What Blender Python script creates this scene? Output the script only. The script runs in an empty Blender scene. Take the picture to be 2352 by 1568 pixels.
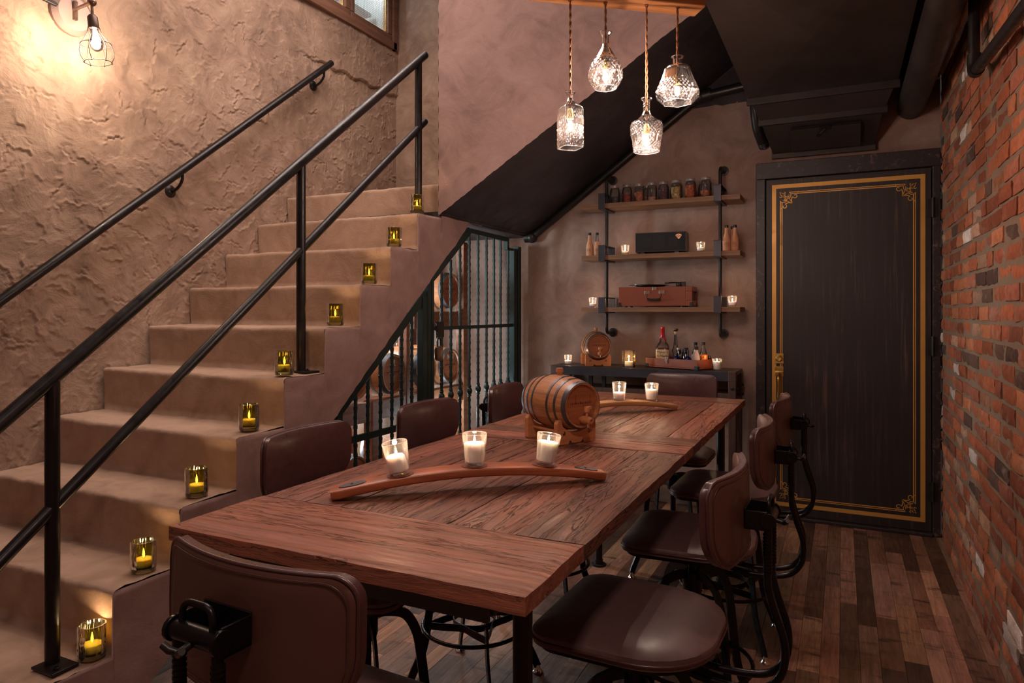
import bpy, math, random
import numpy as np
from mathutils import Vector, Matrix, noise as mnoise

random.seed(7)
R = random.Random(11)
SC = bpy.context.scene
COL = SC.collection
PI = math.pi

# ---------------------------------------------------------------- camera, world, exposure
SC.view_settings.view_transform = 'Standard'
SC.view_settings.look = 'None'
SC.view_settings.gamma = 1.0
SC.view_settings.use_curve_mapping = False
SC.view_settings.exposure = 1.0
SC.cycles.max_bounces = 8
SC.cycles.transparent_max_bounces = 14

CAM_H = 1.27
YAW = 0.4508
cam_d = bpy.data.cameras.new('camera')
cam = bpy.data.objects.new('camera', cam_d)
COL.objects.link(cam)
cam.location = (0, 0, CAM_H)
cam.rotation_euler = (PI / 2, 0, YAW)
cam_d.sensor_width = 36.0
cam_d.lens = 24.0
cam_d.shift_y = -(784 - 715) / 2352.0
cam_d.clip_start = 0.02
SC.camera = cam

world = bpy.data.worlds.new('world')
SC.world = world
world.use_nodes = True
world.node_tree.nodes['Background'].inputs[0].default_value = (0.9, 0.75, 0.68, 1)
world.node_tree.nodes['Background'].inputs[1].default_value = 0.02

WARM = (1.0, 0.75, 0.65)
PEND_W = 8.0       # each decanter lamp
SCONCE_W = 8.5
FILL_W = 7.0      # added fill light, unseen, behind the camera
STORE_W = 38.0      # cool lamp in the cupboard under the stairs


def lamp(name, kind, loc, power, color, size=0.02, rot=None, size_y=None, parent=None, spot=None):
    d = bpy.data.lights.new(name, kind)
    d.energy = power
    d.color = color
    if kind == 'AREA':
        d.size = size
        if size_y:
            d.shape = 'RECTANGLE'
            d.size_y = size_y
    else:
        d.shadow_soft_size = size
    if spot:
        d.spot_size = spot
        d.spot_blend = 0.6
    o = bpy.data.objects.new(name, d)
    COL.objects.link(o)
    o.location = loc
    if rot:
        o.rotation_euler = rot
    if parent:
        o.parent = parent
    return o


# unseen soft fill added behind the camera to lift the shadows
lamp('room_fill_light', 'AREA', (-1.2, -0.9, 3.6), FILL_W, (1.0, 0.76, 0.70), 2.0, (0.35, 0, 0), 1.2)
lamp('stairwell_fill', 'AREA', (-2.2, 2.6, 3.88), 33.0, (1.0, 0.80, 0.70), 1.0, (0, 0, 0), 2.0)  # unseen ambient fill added to brighten the stairs and left wall

lamp('aisle_fill_light', 'AREA', (0.12, 0.25, 2.72), 8.0, (1.0, 0.76, 0.64), 0.22, (0.12, 0, 0), 0.22)  # unseen fill added over the aisle for floor, bricks and stool backs

# ---------------------------------------------------------------- mesh building


class MB:
    def __init__(self):
        self.v = []
        self.f = []
        self.c = []      # colour per face (optional)
        self.m = []      # material index per face

    def add(self, vs, fs, M=None, col=None, mi=0):
        b = len(self.v)
        if M is not None:
            vs = [tuple(M @ Vector(p)) for p in vs]
        self.v.extend([tuple(p) for p in vs])
        for f in fs:
            self.f.append(tuple(i + b for i in f))
            self.c.append(col)
            self.m.append(mi)
        return self

    def box(self, c, s, M=None, col=None, mi=0):
        x, y, z = c
        a, b, d = s[0] / 2, s[1] / 2, s[2] / 2
        vs = [(x + i * a, y + j * b, z + k * d) for k in (-1, 1) for j in (-1, 1) for i in (-1, 1)]
        fs = [(0, 2, 3, 1), (4, 5, 7, 6), (0, 1, 5, 4), (2, 6, 7, 3), (0, 4, 6, 2), (1, 3, 7, 5)]
        return self.add(vs, fs, M, col, mi)

    def bb(self, x0, x1, y0, y1, z0, z1, M=None, col=None, mi=0):
        return self.box(((x0 + x1) / 2, (y0 + y1) / 2, (z0 + z1) / 2), (x1 - x0, y1 - y0, z1 - z0), M, col, mi)

    def tube(self, pts, r, n=10, closed=False, M=None, flat=None, col=None, mi=0, caps=True):
        P = [Vector(p) for p in pts]
        k = len(P)
        rs = r if isinstance(r, (list, tuple)) else [r] * k
        T = []
        for i in range(k):
            if closed:
                t = P[(i + 1) % k] - P[i - 1]
            else:
                t = P[min(i + 1, k - 1)] - P[max(i - 1, 0)]
            T.append(t.normalized() if t.length > 1e-9 else Vector((0, 0, 1)))
        up = Vector((0, 0, 1)) if abs(T[0].z) < 0.9 else Vector((1, 0, 0))
        if flat is not None:
            up = Vector(flat[2]) if len(flat) > 2 else up
        nrm = (up - T[0] * up.dot(T[0])).normalized()
        vs = []
        for i in range(k):
            if i:
                if flat is not None and len(flat) > 2:
                    q = Vector(flat[2])
                    q = q - T[i] * q.dot(T[i])
                    nrm = q.normalized() if q.length > 1e-6 else nrm
                else:
                    nrm = nrm - T[i] * nrm.dot(T[i])
                    nrm.normalize()
            bi = T[i].cross(nrm)
            for j in range(n):
                a = 2 * PI * j / n
                if flat is not None:
                    # rectangle section: flat = (half along bi, half along nrm, up)
                    sx = [1, -1, -1, 1][j % 4]
                    sy = [1, 1, -1, -1][j % 4]
                    vs.append(tuple(P[i] + bi * (flat[0] * sx) + nrm * (flat[1] * sy)))
                else:
                    vs.append(tuple(P[i] + (nrm * math.cos(a) + bi * math.sin(a)) * rs[i]))
        fs = []
        for i in range(k if closed else k - 1):
            a, b = i * n, ((i + 1) % k) * n
            for j in range(n):
                fs.append((a + j, a + (j + 1) % n, b + (j + 1) % n, b + j))
        if not closed and caps:
            fs.append(tuple(range(n))[::-1])
            fs.append(tuple((k - 1) * n + j for j in range(n)))
        return self.add(vs, fs, M, col, mi)

    def bar(self, pts, w, t, up=(0, 0, 1), M=None, closed=False, mi=0):
        return self.tube(pts, 0, 4, closed, M, flat=(w / 2, t / 2, up), mi=mi)

    def lathe(self, prof, n=32, M=None, col=None, mi=0, sect=None, colf=None, caps=True):
        vs, fs = [], []
        for (r, z) in prof:
            for j in range(n):
                a = 2 * PI * j / n
                q = sect(a, r, z) if sect else 1.0
                vs.append((r * q * math.cos(a), r * q * math.sin(a), z))
        b = len(self.v)
        if M is not None:
            vs = [tuple(M @ Vector(p)) for p in vs]
        self.v.extend(vs)
        k = len(prof)
        for i in range(k - 1):
            for j in range(n):
                self.f.append((b + i * n + j, b + i * n + (j + 1) % n, b + (i + 1) * n + (j + 1) % n, b + (i + 1) * n + j))
                self.c.append(colf(j, n, i) if colf else col)
                self.m.append(mi)
        for i, rev in ((0, True), (k - 1, False)):
            if prof[i][0] > 1e-6 and caps:
                ring = [b + i * n + j for j in range(n)]
                self.f.append(tuple(ring[::-1] if rev else ring))
                self.c.append(col)
                self.m.append(mi)
        return self

    def prism(self, poly, a, b, axis='x', M=None, col=None, mi=0):
        n = len(poly)

        def P(p, t):
            if axis == 'x':
                return (t, p[0], p[1])
            if axis == 'y':
                return (p[0], t, p[1])
            return (p[0], p[1], t)
        vs = [P(p, a) for p in poly] + [P(p, b) for p in poly]
        fs = [tuple(range(n))[::-1], tuple(range(n, 2 * n))]
        for i in range(n):
            j = (i + 1) % n
            fs.append((i, j, n + j, n + i))
        return self.add(vs, fs, M, col, mi)

    def sheet(self, nu, nv, fn, M=None, col=None, mi=0):
        vs = [fn(i / nu, j / nv) for j in range(nv + 1) for i in range(nu + 1)]
        fs = [(j * (nu + 1) + i, j * (nu + 1) + i + 1, (j + 1) * (nu + 1) + i + 1, (j + 1) * (nu + 1) + i)
              for j in range(nv) for i in range(nu)]
        return self.add(vs, fs, M, col, mi)

    def ball(self, c, r, n=12, sc=(1, 1, 1), M=None, mi=0):
        pr = [(max(1e-7, r * math.sin(PI * i / n)), -r * math.cos(PI * i / n)) for i in range(n + 1)]
        T = Matrix.Translation(c) @ Matrix.Diagonal((sc[0], sc[1], sc[2], 1))
        if M is not None:
            T = M @ T
        return self.lathe(pr, n * 2 if n < 10 else n + 6, T, mi=mi)

    def pad(self, outline, top, bot, mp, rings=8, mi=0):
        """closed cushion: outline 2D pts, top(s,x,y), bot(s,x,y) heights, mp maps (x,y,h)"""
        n = len(outline)
        vs = []
        S = [math.sin(PI / 2 * (i + 1) / rings) for i in range(rings)]
        vs.append(mp(0, 0, top(0, 0, 0)))
        for s in S:
            for (x, y) in outline:
                vs.append(mp(x * s, y * s, top(s, x * s, y * s)))
        base2 = len(vs)
        for s in S[::-1]:
            for (x, y) in outline:
                vs.append(mp(x * s, y * s, bot(s, x * s, y * s)))
        vs.append(mp(0, 0, bot(0, 0, 0)))
        fs = []
        for j in range(n):
            fs.append((0, 1 + j, 1 + (j + 1) % n))
        for i in range(2 * rings - 1):
            a, b = 1 + i * n, 1 + (i + 1) * n
            for j in range(n):
                fs.append((a + j, b + j, b + (j + 1) % n, a + (j + 1) % n))
        last = len(vs) - 1
        a = 1 + (2 * rings - 1) * n
        for j in range(n):
            fs.append((last, a + (j + 1) % n, a + j))
        return self.add(vs, fs, None, None, mi)

    def build(self, name, mats, parent=None, smooth=None, bevel=0.0, fix=True):
        me = bpy.data.meshes.new(name)
        me.from_pydata(self.v, [], self.f)
        if not isinstance(mats, (list, tuple)):
            mats = [mats]
        for m in mats:
            me.materials.append(m)
        if len(mats) > 1:
            me.polygons.foreach_set('material_index', self.m)
        if any(c is not None for c in self.c):
            at = me.color_attributes.new('pc', 'FLOAT_COLOR', 'CORNER')
            arr = np.ones((len(me.loops), 4), dtype=np.float32)
            ls = np.zeros(len(me.polygons), dtype=np.int32)
            lt = np.zeros(len(me.polygons), dtype=np.int32)
            me.polygons.foreach_get('loop_start', ls)
            me.polygons.foreach_get('loop_total', lt)
            for k, c in enumerate(self.c):
                if c is not None:
                    arr[ls[k]:ls[k] + lt[k], :3] = c
            at.data.foreach_set('color', arr.ravel())
        if smooth is not None:
            me.polygons.foreach_set('use_smooth', [True] * len(me.polygons))
            me.update()
            if smooth < 179:
                me.set_sharp_from_angle(angle=math.radians(smooth))
        me.update()
        me.validate()
        o = bpy.data.objects.new(name, me)
        COL.objects.link(o)
        if parent is not None:
            o.parent = parent
        if bevel:
            b = o.modifiers.new('edge', 'BEVEL')
            b.width = bevel
            b.segments = 2
            b.limit_method = 'ANGLE'
            b.angle_limit = math.radians(40)
        return o


def thing(name, label, cat, loc=(0, 0, 0), rz=0, group=None):
    o = bpy.data.objects.new(name, None)
    COL.objects.link(o)
    o.location = loc
    o.rotation_euler = (0, 0, rz)
    o.empty_display_size = 0.05
    o['label'] = label
    o['category'] = cat
    if group:
        o['group'] = group
    return o


def tag(o, label, cat, group=None):
    o['label'] = label
    o['category'] = cat
    if group:
        o['group'] = group
    return o


def struct(o, label=None, cat=None):
    o['kind'] = 'structure'
    if label:
        o['label'] = label
        o['category'] = cat or 'wall'
    return o


def kids(o):
    return [c for c in bpy.data.objects if c.parent == o]


def dup(root, loc, rz, label, group=None):
    def cp(o, par):
        c = o.copy()
        COL.objects.link(c)
        c.parent = par
        for ch in kids(o):
            cp(ch, c)
        return c
    r = cp(root, None)
    r.location = loc
    r.rotation_euler = (root.rotation_euler[0], root.rotation_euler[1], rz)
    r['label'] = label
    if group:
        r['group'] = group
    return r


def arc(c, r, a0, a1, n, ax='xy'):
    out = []
    for i in range(n + 1):
        a = a0 + (a1 - a0) * i / n
        p, q = r * math.cos(a), r * math.sin(a)
        if ax == 'xy':
            out.append((c[0] + p, c[1] + q, c[2]))
        elif ax == 'xz':
            out.append((c[0] + p, c[1], c[2] + q))
        else:
            out.append((c[0], c[1] + p, c[2] + q))
    return out


def smooth_path(pts, sub=6):
    """Catmull-Rom through pts"""
    P = [Vector(p) for p in pts]
    out = []
    for i in range(len(P) - 1):
        p0, p1, p2, p3 = P[max(i - 1, 0)], P[i], P[i + 1], P[min(i + 2, len(P) - 1)]
        for k in range(sub):
            t = k / sub
            out.append(0.5 * ((2 * p1) + (p2 - p0) * t + (2 * p0 - 5 * p1 + 4 * p2 - p3) * t * t + (3 * p1 - p0 - 3 * p2 + p3) * t ** 3))
    out.append(P[-1])
    return [tuple(p) for p in out]


def rrect(w, h, r, n=6):
    """rounded rectangle outline ccw, w,h full sizes; r radius or 4 radii (tr, tl, bl, br)"""
    rr = r if isinstance(r, (list, tuple)) else [r] * 4
    out = []
    cs = [(w / 2 - rr[0], h / 2 - rr[0], 0), (-w / 2 + rr[1], h / 2 - rr[1], PI / 2),
          (-w / 2 + rr[2], -h / 2 + rr[2], PI), (w / 2 - rr[3], -h / 2 + rr[3], 1.5 * PI)]
    for k, (cx, cy, a) in enumerate(cs):
        for i in range(n + 1):
            t = a + PI / 2 * i / n
            out.append((cx + rr[k] * math.cos(t), cy + rr[k] * math.sin(t)))
    return out


def dense(outline, step):
    out = []
    n = len(outline)
    for i in range(n):
        a, b = outline[i], outline[(i + 1) % n]
        d = math.dist(a, b)
        k = max(1, int(d / step))
        for j in range(k):
            t = j / k
            out.append((a[0] + (b[0] - a[0]) * t, a[1] + (b[1] - a[1]) * t))
    return out


def text_part(s, size, M, mat, name, parent, extrude=0.0004, spacing=1.0, width=1.0, align='CENTER', shear=0):
    cu = bpy.data.curves.new('lettering_curve', 'FONT')
    cu.body = s
    cu.size = size
    cu.extrude = extrude
    cu.space_character = spacing
    cu.align_x = align
    cu.shear = shear
    cu.resolution_u = 3
    t = bpy.data.objects.new('lettering_tmp', cu)
    COL.objects.link(t)
    bpy.context.view_layer.update()
    me = bpy.data.meshes.new_from_object(t.evaluated_get(bpy.context.evaluated_depsgraph_get()))
    bpy.data.objects.remove(t)
    bpy.data.curves.remove(cu)
    me.transform(M @ Matrix.Diagonal((width, 1, 1, 1)))
    me.materials.clear()
    me.materials.append(mat)
    o = bpy.data.objects.new(name, me)
    COL.objects.link(o)
    if parent is not None:
        o.parent = parent
    return o


# ---------------------------------------------------------------- materials
class NT:
    def __init__(self, name):
        self.mat = bpy.data.materials.new(name)
        self.mat.use_nodes = True
        self.t = self.mat.node_tree
        self.t.nodes.clear()
        self.out = self.t.nodes.new('ShaderNodeOutputMaterial')

    def n(self, typ, ins=None, **props):
        nd = self.t.nodes.new('ShaderNode' + typ)
        for k, v in props.items():
            setattr(nd, k, v)
        if ins:
            for k, v in ins.items():
                s = nd.inputs[k]
                if isinstance(v, bpy.types.NodeSocket):
                    self.t.links.new(v, s)
                else:
                    if hasattr(s, 'default_value') and isinstance(v, (tuple, list)) and len(v) == 3 and len(s.default_value) == 4:
                        v = (*v, 1)
                    s.default_value = v
        return nd

    def coord(self, scale=(1, 1, 1), which='Object', rot=(0, 0, 0)):
        tc = self.n('TexCoord')
        return self.n('Mapping', {'Vector': tc.outputs[which], 'Scale': scale, 'Rotation': rot}).outputs[0]

    def noise(self, vec, scale, detail=4, rough=0.5, dist=0.0):
        return self.n('TexNoise', {'Vector': vec, 'Scale': scale, 'Detail': detail, 'Roughness': rough, 'Distortion': dist}).outputs[0]

    def ramp(self, fac, stops, interp='LINEAR'):
        nd = self.n('ValToRGB', {'Fac': fac})
        cr = nd.color_ramp
        cr.interpolation = interp
        while len(cr.elements) < len(stops):
            cr.elements.new(0.5)
        for e, (p, c) in zip(cr.elements, stops):
            e.position = p
            e.color = (*c, 1) if isinstance(c, (tuple, list)) else (c, c, c, 1)
        return nd.outputs[0]

    def mix(self, fac, a, b, mode='MIX'):
        nd = self.n('Mix', data_type='RGBA', blend_type=mode)
        for s, v in ((nd.inputs[0], fac), (nd.inputs[6], a), (nd.inputs[7], b)):
            if isinstance(v, bpy.types.NodeSocket):
                self.t.links.new(v, s)
            elif isinstance(v, (tuple, list)):
                s.default_value = (*v[:3], 1)
            else:
                s.default_value = v
        return nd.outputs[2]

    def math(self, op, a, b=0.5, clamp=False):
        return self.n('Math', {0: a, 1: b}, operation=op, use_clamp=clamp).outputs[0]

    def bump(self, h, strength=0.4, dist=0.01, normal=None):
        ins = {'Height': h, 'Strength': strength, 'Distance': dist}
        if normal is not None:
            ins['Normal'] = normal
        return self.n('Bump', ins).outputs[0]

    def bsdf(self, **k):
        ins = {}
        names = {'color': 'Base Color', 'rough': 'Roughness', 'metal': 'Metallic', 'normal': 'Normal', 'spec': 'Specular IOR Level',
                 'sss': 'Subsurface Weight', 'sssr': 'Subsurface Radius', 'ssss': 'Subsurface Scale', 'coat': 'Coat Weight', 'coatr': 'Coat Roughness',
                 'emit': 'Emission Color', 'estr': 'Emission Strength', 'aniso': 'Anisotropic', 'sheen': 'Sheen Weight', 'trans': 'Transmission Weight', 'ior': 'IOR'}
        for a, b in k.items():
            ins[names[a]] = b
        return self.n('BsdfPrincipled', ins).outputs[0]

    def done(self, sh):
        self.t.links.new(sh, self.out.inputs[0])
        return self.mat


def simple(name, c, rough=0.5, metal=0.0, nz=0.0, nscale=40, bump=0.0, **k):
    t = NT(name)
    col = c
    kw = dict(rough=rough, metal=metal)
    if nz or bump:
        v = t.coord()
        nn = t.noise(v, nscale, 5, 0.6)
        if nz:
            col = t.mix(nn, tuple(max(0, x * (1 - nz)) for x in c), tuple(min(1, x * (1 + nz)) for x in c))
            kw['rough'] = t.ramp(nn, [(0.3, max(0.02, rough - 0.08)), (0.7, min(1, rough + 0.12))])
        if bump:
            kw['normal'] = t.bump(nn, bump, 0.002)
    kw.update(k)
    return t.done(t.bsdf(color=col, **kw))


def plaster(name, c_lo, c_mid, c_hi, bump=0.35, fine=0.25, scale=1.0, rough=0.85, ck=0.0):
    t = NT(name)
    v = t.coord()
    big = t.noise(v, 1.6 * scale, 6, 0.6, 0.8)
    med = t.noise(v, 6 * scale, 8, 0.65, 1.6)
    m = t.math('ADD', t.math('MULTIPLY', big, 0.55), t.math('MULTIPLY', med, 0.45))
    col = t.ramp(m, [(0.36, c_lo), (0.5, c_mid), (0.64, c_hi)])
    # thin cracks / trowel edges
    wv = t.n('Mix', {0: 0.09, 4: v, 5: t.n('TexNoise', {'Vector': v, 'Scale': 3.0, 'Detail': 4.0}).outputs[1]}, data_type='VECTOR').outputs[1]
    vo = t.n('TexVoronoi', {'Vector': wv, 'Scale': 4.2 * scale}, feature='DISTANCE_TO_EDGE').outputs[0]
    crack = t.ramp(vo, [(0.0, 0.0), (0.02, 1.0)])
    brk = t.ramp(t.noise(v, 5.5, 3), [(0.52, 1.0), (0.6, 0.0)])
    crack = t.math('MAXIMUM', crack, brk)
    grain = t.noise(v, 110, 6, 0.7)
    pits = t.ramp(t.noise(v, 38, 4, 0.6), [(0.28, 0.0), (0.36, 1.0)])
    h = t.math('ADD', t.math('MULTIPLY', med, 1.0), t.math('MULTIPLY', crack, 0.25 * ck))
    h = t.math('ADD', h, t.math('MULTIPLY', pits, 0.12))
    n1 = t.bump(h, bump, 0.02)
    n2 = t.bump(grain, fine, 0.003, n1)
    col = t.mix(t.math('MULTIPLY', t.math('SUBTRACT', 1.0, crack), 0.35 * ck), col, tuple(x * 0.45 for x in c_lo))
    return t.done(t.bsdf(color=col, rough=rough, normal=n2, spec=0.25))


def wood(name, dark, lite, axis=0, sc=1.0, bump=0.35, rough=0.5, attr=True, coat=0.0, cracks=0.0, bands=0.0, gap=60):
    t = NT(name)
    s = [14.0, 14.0, 14.0]
    s[axis] = 1.0
    v = t.coord(tuple(x * sc for x in s))
    if attr:
        a = t.n('Attribute', attribute_name='pc').outputs
        off = t.n('VectorMath', {0: v, 1: t.n('VectorMath', {0: a[0], 1: (37.0, 53.0, 71.0)}, operation='MULTIPLY').outputs[0]}, operation='ADD').outputs[0]
    else:
        off = v
    wv = t.n('TexNoise', {'Vector': off, 'Scale': 0.55, 'Detail': 3.0}).outputs[1]
    ws = [2.2, 2.2, 2.2]
    ws[axis] = 0.2
    off = t.n('VectorMath', {0: off, 1: t.n('VectorMath', {0: wv, 1: tuple(ws)}, operation='MULTIPLY').outputs[0]}, operation='ADD').outputs[0]
    warp = t.noise(off, 0.5, 3, 0.5)
    g1 = t.noise(off, 2.4, 8, 0.7)
    fine = t.noise(off, 11, 6, 0.75)
    m = t.math('ADD', t.math('MULTIPLY', g1, 0.55), t.math('MULTIPLY', warp, 0.2))
    m = t.math('ADD', m, t.math('MULTIPLY', fine, 0.25))
    col = t.ramp(m, [(0.36, dark), (0.60, lite)])
    if attr:
        col = t.mix(1.0, col, t.n('Attribute', attribute_name='pc').outputs[0], 'MULTIPLY')
    h = t.math('ADD', t.math('MULTIPLY', fine, 0.6), t.math('MULTIPLY', g1, 0.7))
    if cracks:
        ck = t.ramp(t.noise(off, 1.3, 5, 0.55), [(0.470, 1.0), (0.478, 0.0), (0.486, 1.0), (0.522, 1.0), (0.530, 0.0), (0.538, 1.0)])
        sel = t.ramp(t.noise(off, 0.45, 3), [(0.36, 1.0), (0.46, 0.0)])
        ck = t.math('MAXIMUM', ck, sel)
        col = t.mix(t.math('MULTIPLY', t.math('SUBTRACT', 1.0, ck), 0.85), col, tuple(x * 0.2 for x in dark))
        h = t.math('ADD', h, t.math('MULTIPLY', ck, cracks))
    if bands:
        sb = [3.0, 3.0, 3.0]
        sb[axis] = 14.0
        vb = t.n('VectorMath', {0: t.coord(tuple(sb)), 1: t.n('VectorMath', {0: t.n('Attribute', attribute_name='pc').outputs[0], 1: (91.0, 33.0, 17.0)}, operation='MULTIPLY').outputs[0]}, operation='ADD').outputs[0]
        bd = t.ramp(t.noise(vb, 1.3, 4, 0.6), [(0.55, 0.0), (0.68, 1.0)])
        col = t.mix(t.math('MULTIPLY', bd, bands), col, tuple(x * 0.3 for x in dark))
    nrm = t.bump(h, bump, 0.004)
    rg = t.ramp(g1, [(0.3, min(1, rough + 0.15)), (0.7, max(0.05, rough - 0.1))])
    return t.done(t.bsdf(color=col, rough=rg, normal=nrm, coat=coat, coatr=0.25, spec=0.5))


def glass(name, tint=(1, 1, 1), refl=1.0, haze=0.03, rough=0.02, hazec=(1, 1, 1), edge=0.0, attr=False):
    """thin clear glass: see-through with a glossy skin and a trace of scatter"""
    t = NT(name)
    fr = t.n('Fresnel', {'IOR': 1.5}).outputs[0]
    tr = t.n('BsdfTransparent', {'Color': tint}).outputs[0]
    gl = t.n('BsdfGlossy', {'Color': (1, 1, 1), 'Roughness': rough}).outputs[0]
    df = t.n('BsdfTranslucent', {'Color': hazec}).outputs[0]
    dd = t.n('BsdfDiffuse', {'Color': hazec}).outputs[0]
    hz = t.n('MixShader', {0: 0.5, 1: df, 2: dd}).outputs[0]
    lw = t.n('LayerWeight', {'Blend': 0.35}).outputs[1]
    hf = t.math('ADD', haze, t.math('MULTIPLY', t.math('POWER', lw, 2.0), edge))
    if attr:
        rd = t.n('Attribute', attribute_name='ridge').outputs[2]
        hf = t.math('ADD', hf, t.math('MULTIPLY', t.math('POWER', rd, 1.5), attr))
    a = t.n('MixShader', {0: hf, 1: tr, 2: hz}).outputs[0]
    b = t.n('MixShader', {0: t.math('MULTIPLY', fr, refl, True), 1: a, 2: gl}).outputs[0]
    return t.done(b)


def emission(name, c, s):
    t = NT(name)
    return t.done(t.n('Emission', {'Color': c, 'Strength': s}).outputs[0])


M = {}
M['plaster_left'] = plaster('rough_plaster', (0.22, 0.145, 0.108), (0.35, 0.235, 0.175), (0.46, 0.33, 0.25), 0.5, 0.6)
M['plaster_pink'] = plaster('smooth_plaster', (0.185, 0.118, 0.104), (0.26, 0.165, 0.15), (0.31, 0.205, 0.188), 0.14, 0.30, 0.9)
M['plaster_side'] = plaster('stair_side_plaster', (0.25, 0.155, 0.138), (0.34, 0.215, 0.195), (0.40, 0.265, 0.24), 0.25, 0.4, 1.0)
M['plaster_back'] = plaster('back_plaster', (0.22, 0.145, 0.118), (0.31, 0.205, 0.17), (0.40, 0.275, 0.23), 0.14, 0.3, 1.0)
M['stair'] = plaster('stair_concrete', (0.30, 0.195, 0.14), (0.40, 0.265, 0.195), (0.46, 0.315, 0.24), 0.2, 0.6, 1.1)
M['black_paint'] = plaster('black_painted_plaster', (0.020, 0.016, 0.019), (0.034, 0.027, 0.031), (0.052, 0.042, 0.047), 0.25, 0.3, 1.4, 0.45)
M['ceiling'] = simple('dark_ceiling', (0.05, 0.035, 0.03), 0.8, nz=0.2)
M['duct'] = simple('dark_sheet_metal', (0.040, 0.028, 0.025), 0.42, 0.35, nz=0.15, nscale=6)
M['pipe_black'] = simple('black_pipe', (0.022, 0.018, 0.018), 0.38, 0.4, nz=0.3, nscale=30, bump=0.1)
M['rail'] = simple('black_rail_paint', (0.012, 0.009, 0.010), 0.36, 0.3, nz=0.3, nscale=25, bump=0.04)
M['console_top'] = simple('dark_console_top', (0.055, 0.042, 0.040), 0.35, 0.5, nz=0.2, nscale=12)
M['steel'] = simple('dark_steel', (0.035, 0.03, 0.03), 0.42, 0.7, nz=0.3, nscale=30, bump=0.08)
M['blue_steel'] = simple('blue_grey_steel', (0.06, 0.055, 0.065), 0.45, 0.6, nz=0.2, nscale=18)
M['iron_frame'] = simple('stool_iron', (0.018, 0.015, 0.016), 0.28, 0.75, nz=0.25, nscale=40)
M['chrome'] = simple('bright_metal', (0.75, 0.7, 0.66), 0.2, 1.0)
M['bronze'] = simple('bronze_metal', (0.25, 0.16, 0.12), 0.35, 0.9, nz=0.2)
M['brass'] = simple('brass', (0.62, 0.42, 0.14), 0.28, 1.0, nz=0.1)
M['gold'] = simple('gold_paint', (0.66, 0.34, 0.08), 0.42, 0.35, nz=0.12, nscale=14)
M['gate'] = simple('green_black_iron', (0.022, 0.040, 0.040), 0.4, 0.5, nz=0.3, nscale=24, bump=0.1)
M['hoop'] = simple('galvanised_hoop', (0.13, 0.13, 0.145), 0.38, 0.85, nz=0.3, nscale=30)
M['leather'] = simple('oxblood_leather', (0.064, 0.022, 0.023), 0.34, 0.0, nz=0.22, nscale=60, bump=0.25, coat=0.35, coatr=0.3)
M['leather_back'] = simple('brown_leather_backing', (0.090, 0.035, 0.026), 0.45, 0.0, nz=0.12, nscale=9, coat=0.15)
M['leather_seat'] = simple('seat_leather', (0.105, 0.055, 0.053), 0.38, 0.0, nz=0.15, nscale=70, bump=0.2, coat=0.2, coatr=0.35)
M['black'] = simple('black_plastic', (0.012, 0.011, 0.012), 0.4)
M['black_vinyl'] = simple('black_vinyl_record', (0.01, 0.01, 0.011), 0.18)
M['wax'] = simple('candle_wax', (0.97, 0.90, 0.84), 0.5, sss=0.8, sssr=(0.012, 0.009, 0.007), ssss=0.6)
M['glass'] = glass('clear_glass', (0.985, 0.985, 0.985), 0.45, 0.012, 0.015, (1.0, 0.93, 0.88), edge=0.22)
M['bottle_glass'] = glass('bottle_glass', (0.93, 0.93, 0.93), 1.0, 0.03, 0.02, (0.9, 0.8, 0.75), edge=0.30)
M['cut_glass'] = glass('cut_crystal', (0.95, 0.95, 0.97), 0.85, 0.004, 0.05, (1.0, 0.94, 0.92), edge=0.03, attr=0.07)
M['bulb_glass'] = glass('bulb_glass', (1.0, 0.97, 0.9), 1.0, 0.03, 0.02, edge=0.12)
M['green_glass'] = glass('olive_green_glass', (0.36, 0.31, 0.10), 0.8, 0.045, 0.05, (0.13, 0.11, 0.03), edge=0.30)
M['green_glass_base'] = glass('thick_glass_base', (0.75, 0.72, 0.5), 1.5, 0.25, 0.05, (0.35, 0.32, 0.18), edge=0.2)
M['amber_glass'] = glass('amber_glass', (0.30, 0.10, 0.03), 1.2, 0.3, 0.03, (0.08, 0.03, 0.015), edge=0.1)
M['blue_glass'] = glass('cobalt_glass', (0.05, 0.06, 0.5), 1.2, 0.35, 0.03, (0.03, 0.035, 0.30), edge=0.1)
M['rim_glass'] = glass('bright_glass_rim', (0.95, 0.95, 0.97), 1.5, 0.10, 0.08, (1, 0.95, 0.93), edge=0.1)
M['flame'] = emission('candle_flame', (1.0, 0.66, 0.36), 40)
M['filament'] = emission('hot_filament', (1.0, 0.80, 0.62), 90)
M['sconce_filament'] = emission('sconce_filament', (1.0, 0.72, 0.45), 420)
M['cool_lamp'] = emission('cool_white_tube', (0.80, 0.95, 1.0), 9)
M['cord'] = wood('twisted_cord', (0.20, 0.08, 0.03), (0.42, 0.19, 0.08), 2, 3, 0.4, 0.7, attr=False)
M['table'] = wood('reclaimed_table_wood', (0.085, 0.027, 0.016), (0.31, 0.112, 0.065), 1, 1.5, 1.0, 0.38, cracks=1.4)
M['table_x'] = wood('reclaimed_table_wood_cross', (0.095, 0.029, 0.016), (0.33, 0.112, 0.060), 0, 1.5, 0.9, 0.36, cracks=1.2)
M['floor'] = wood('barrel_stave_floor', (0.11, 0.055, 0.033), (0.34, 0.18, 0.11), 1, 2.2, 0.5, 0.42, bands=0.75)
M['red_wood'] = wood('red_stave_wood', (0.17, 0.035, 0.012), (0.40, 0.115, 0.045), 0, 1.2, 0.25, 0.38, attr=False, coat=0.2)
M['tan_wood'] = wood('tan_stave_wood', (0.28, 0.12, 0.045), (0.52, 0.27, 0.11), 0, 1.2, 0.3, 0.5, attr=False)
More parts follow.
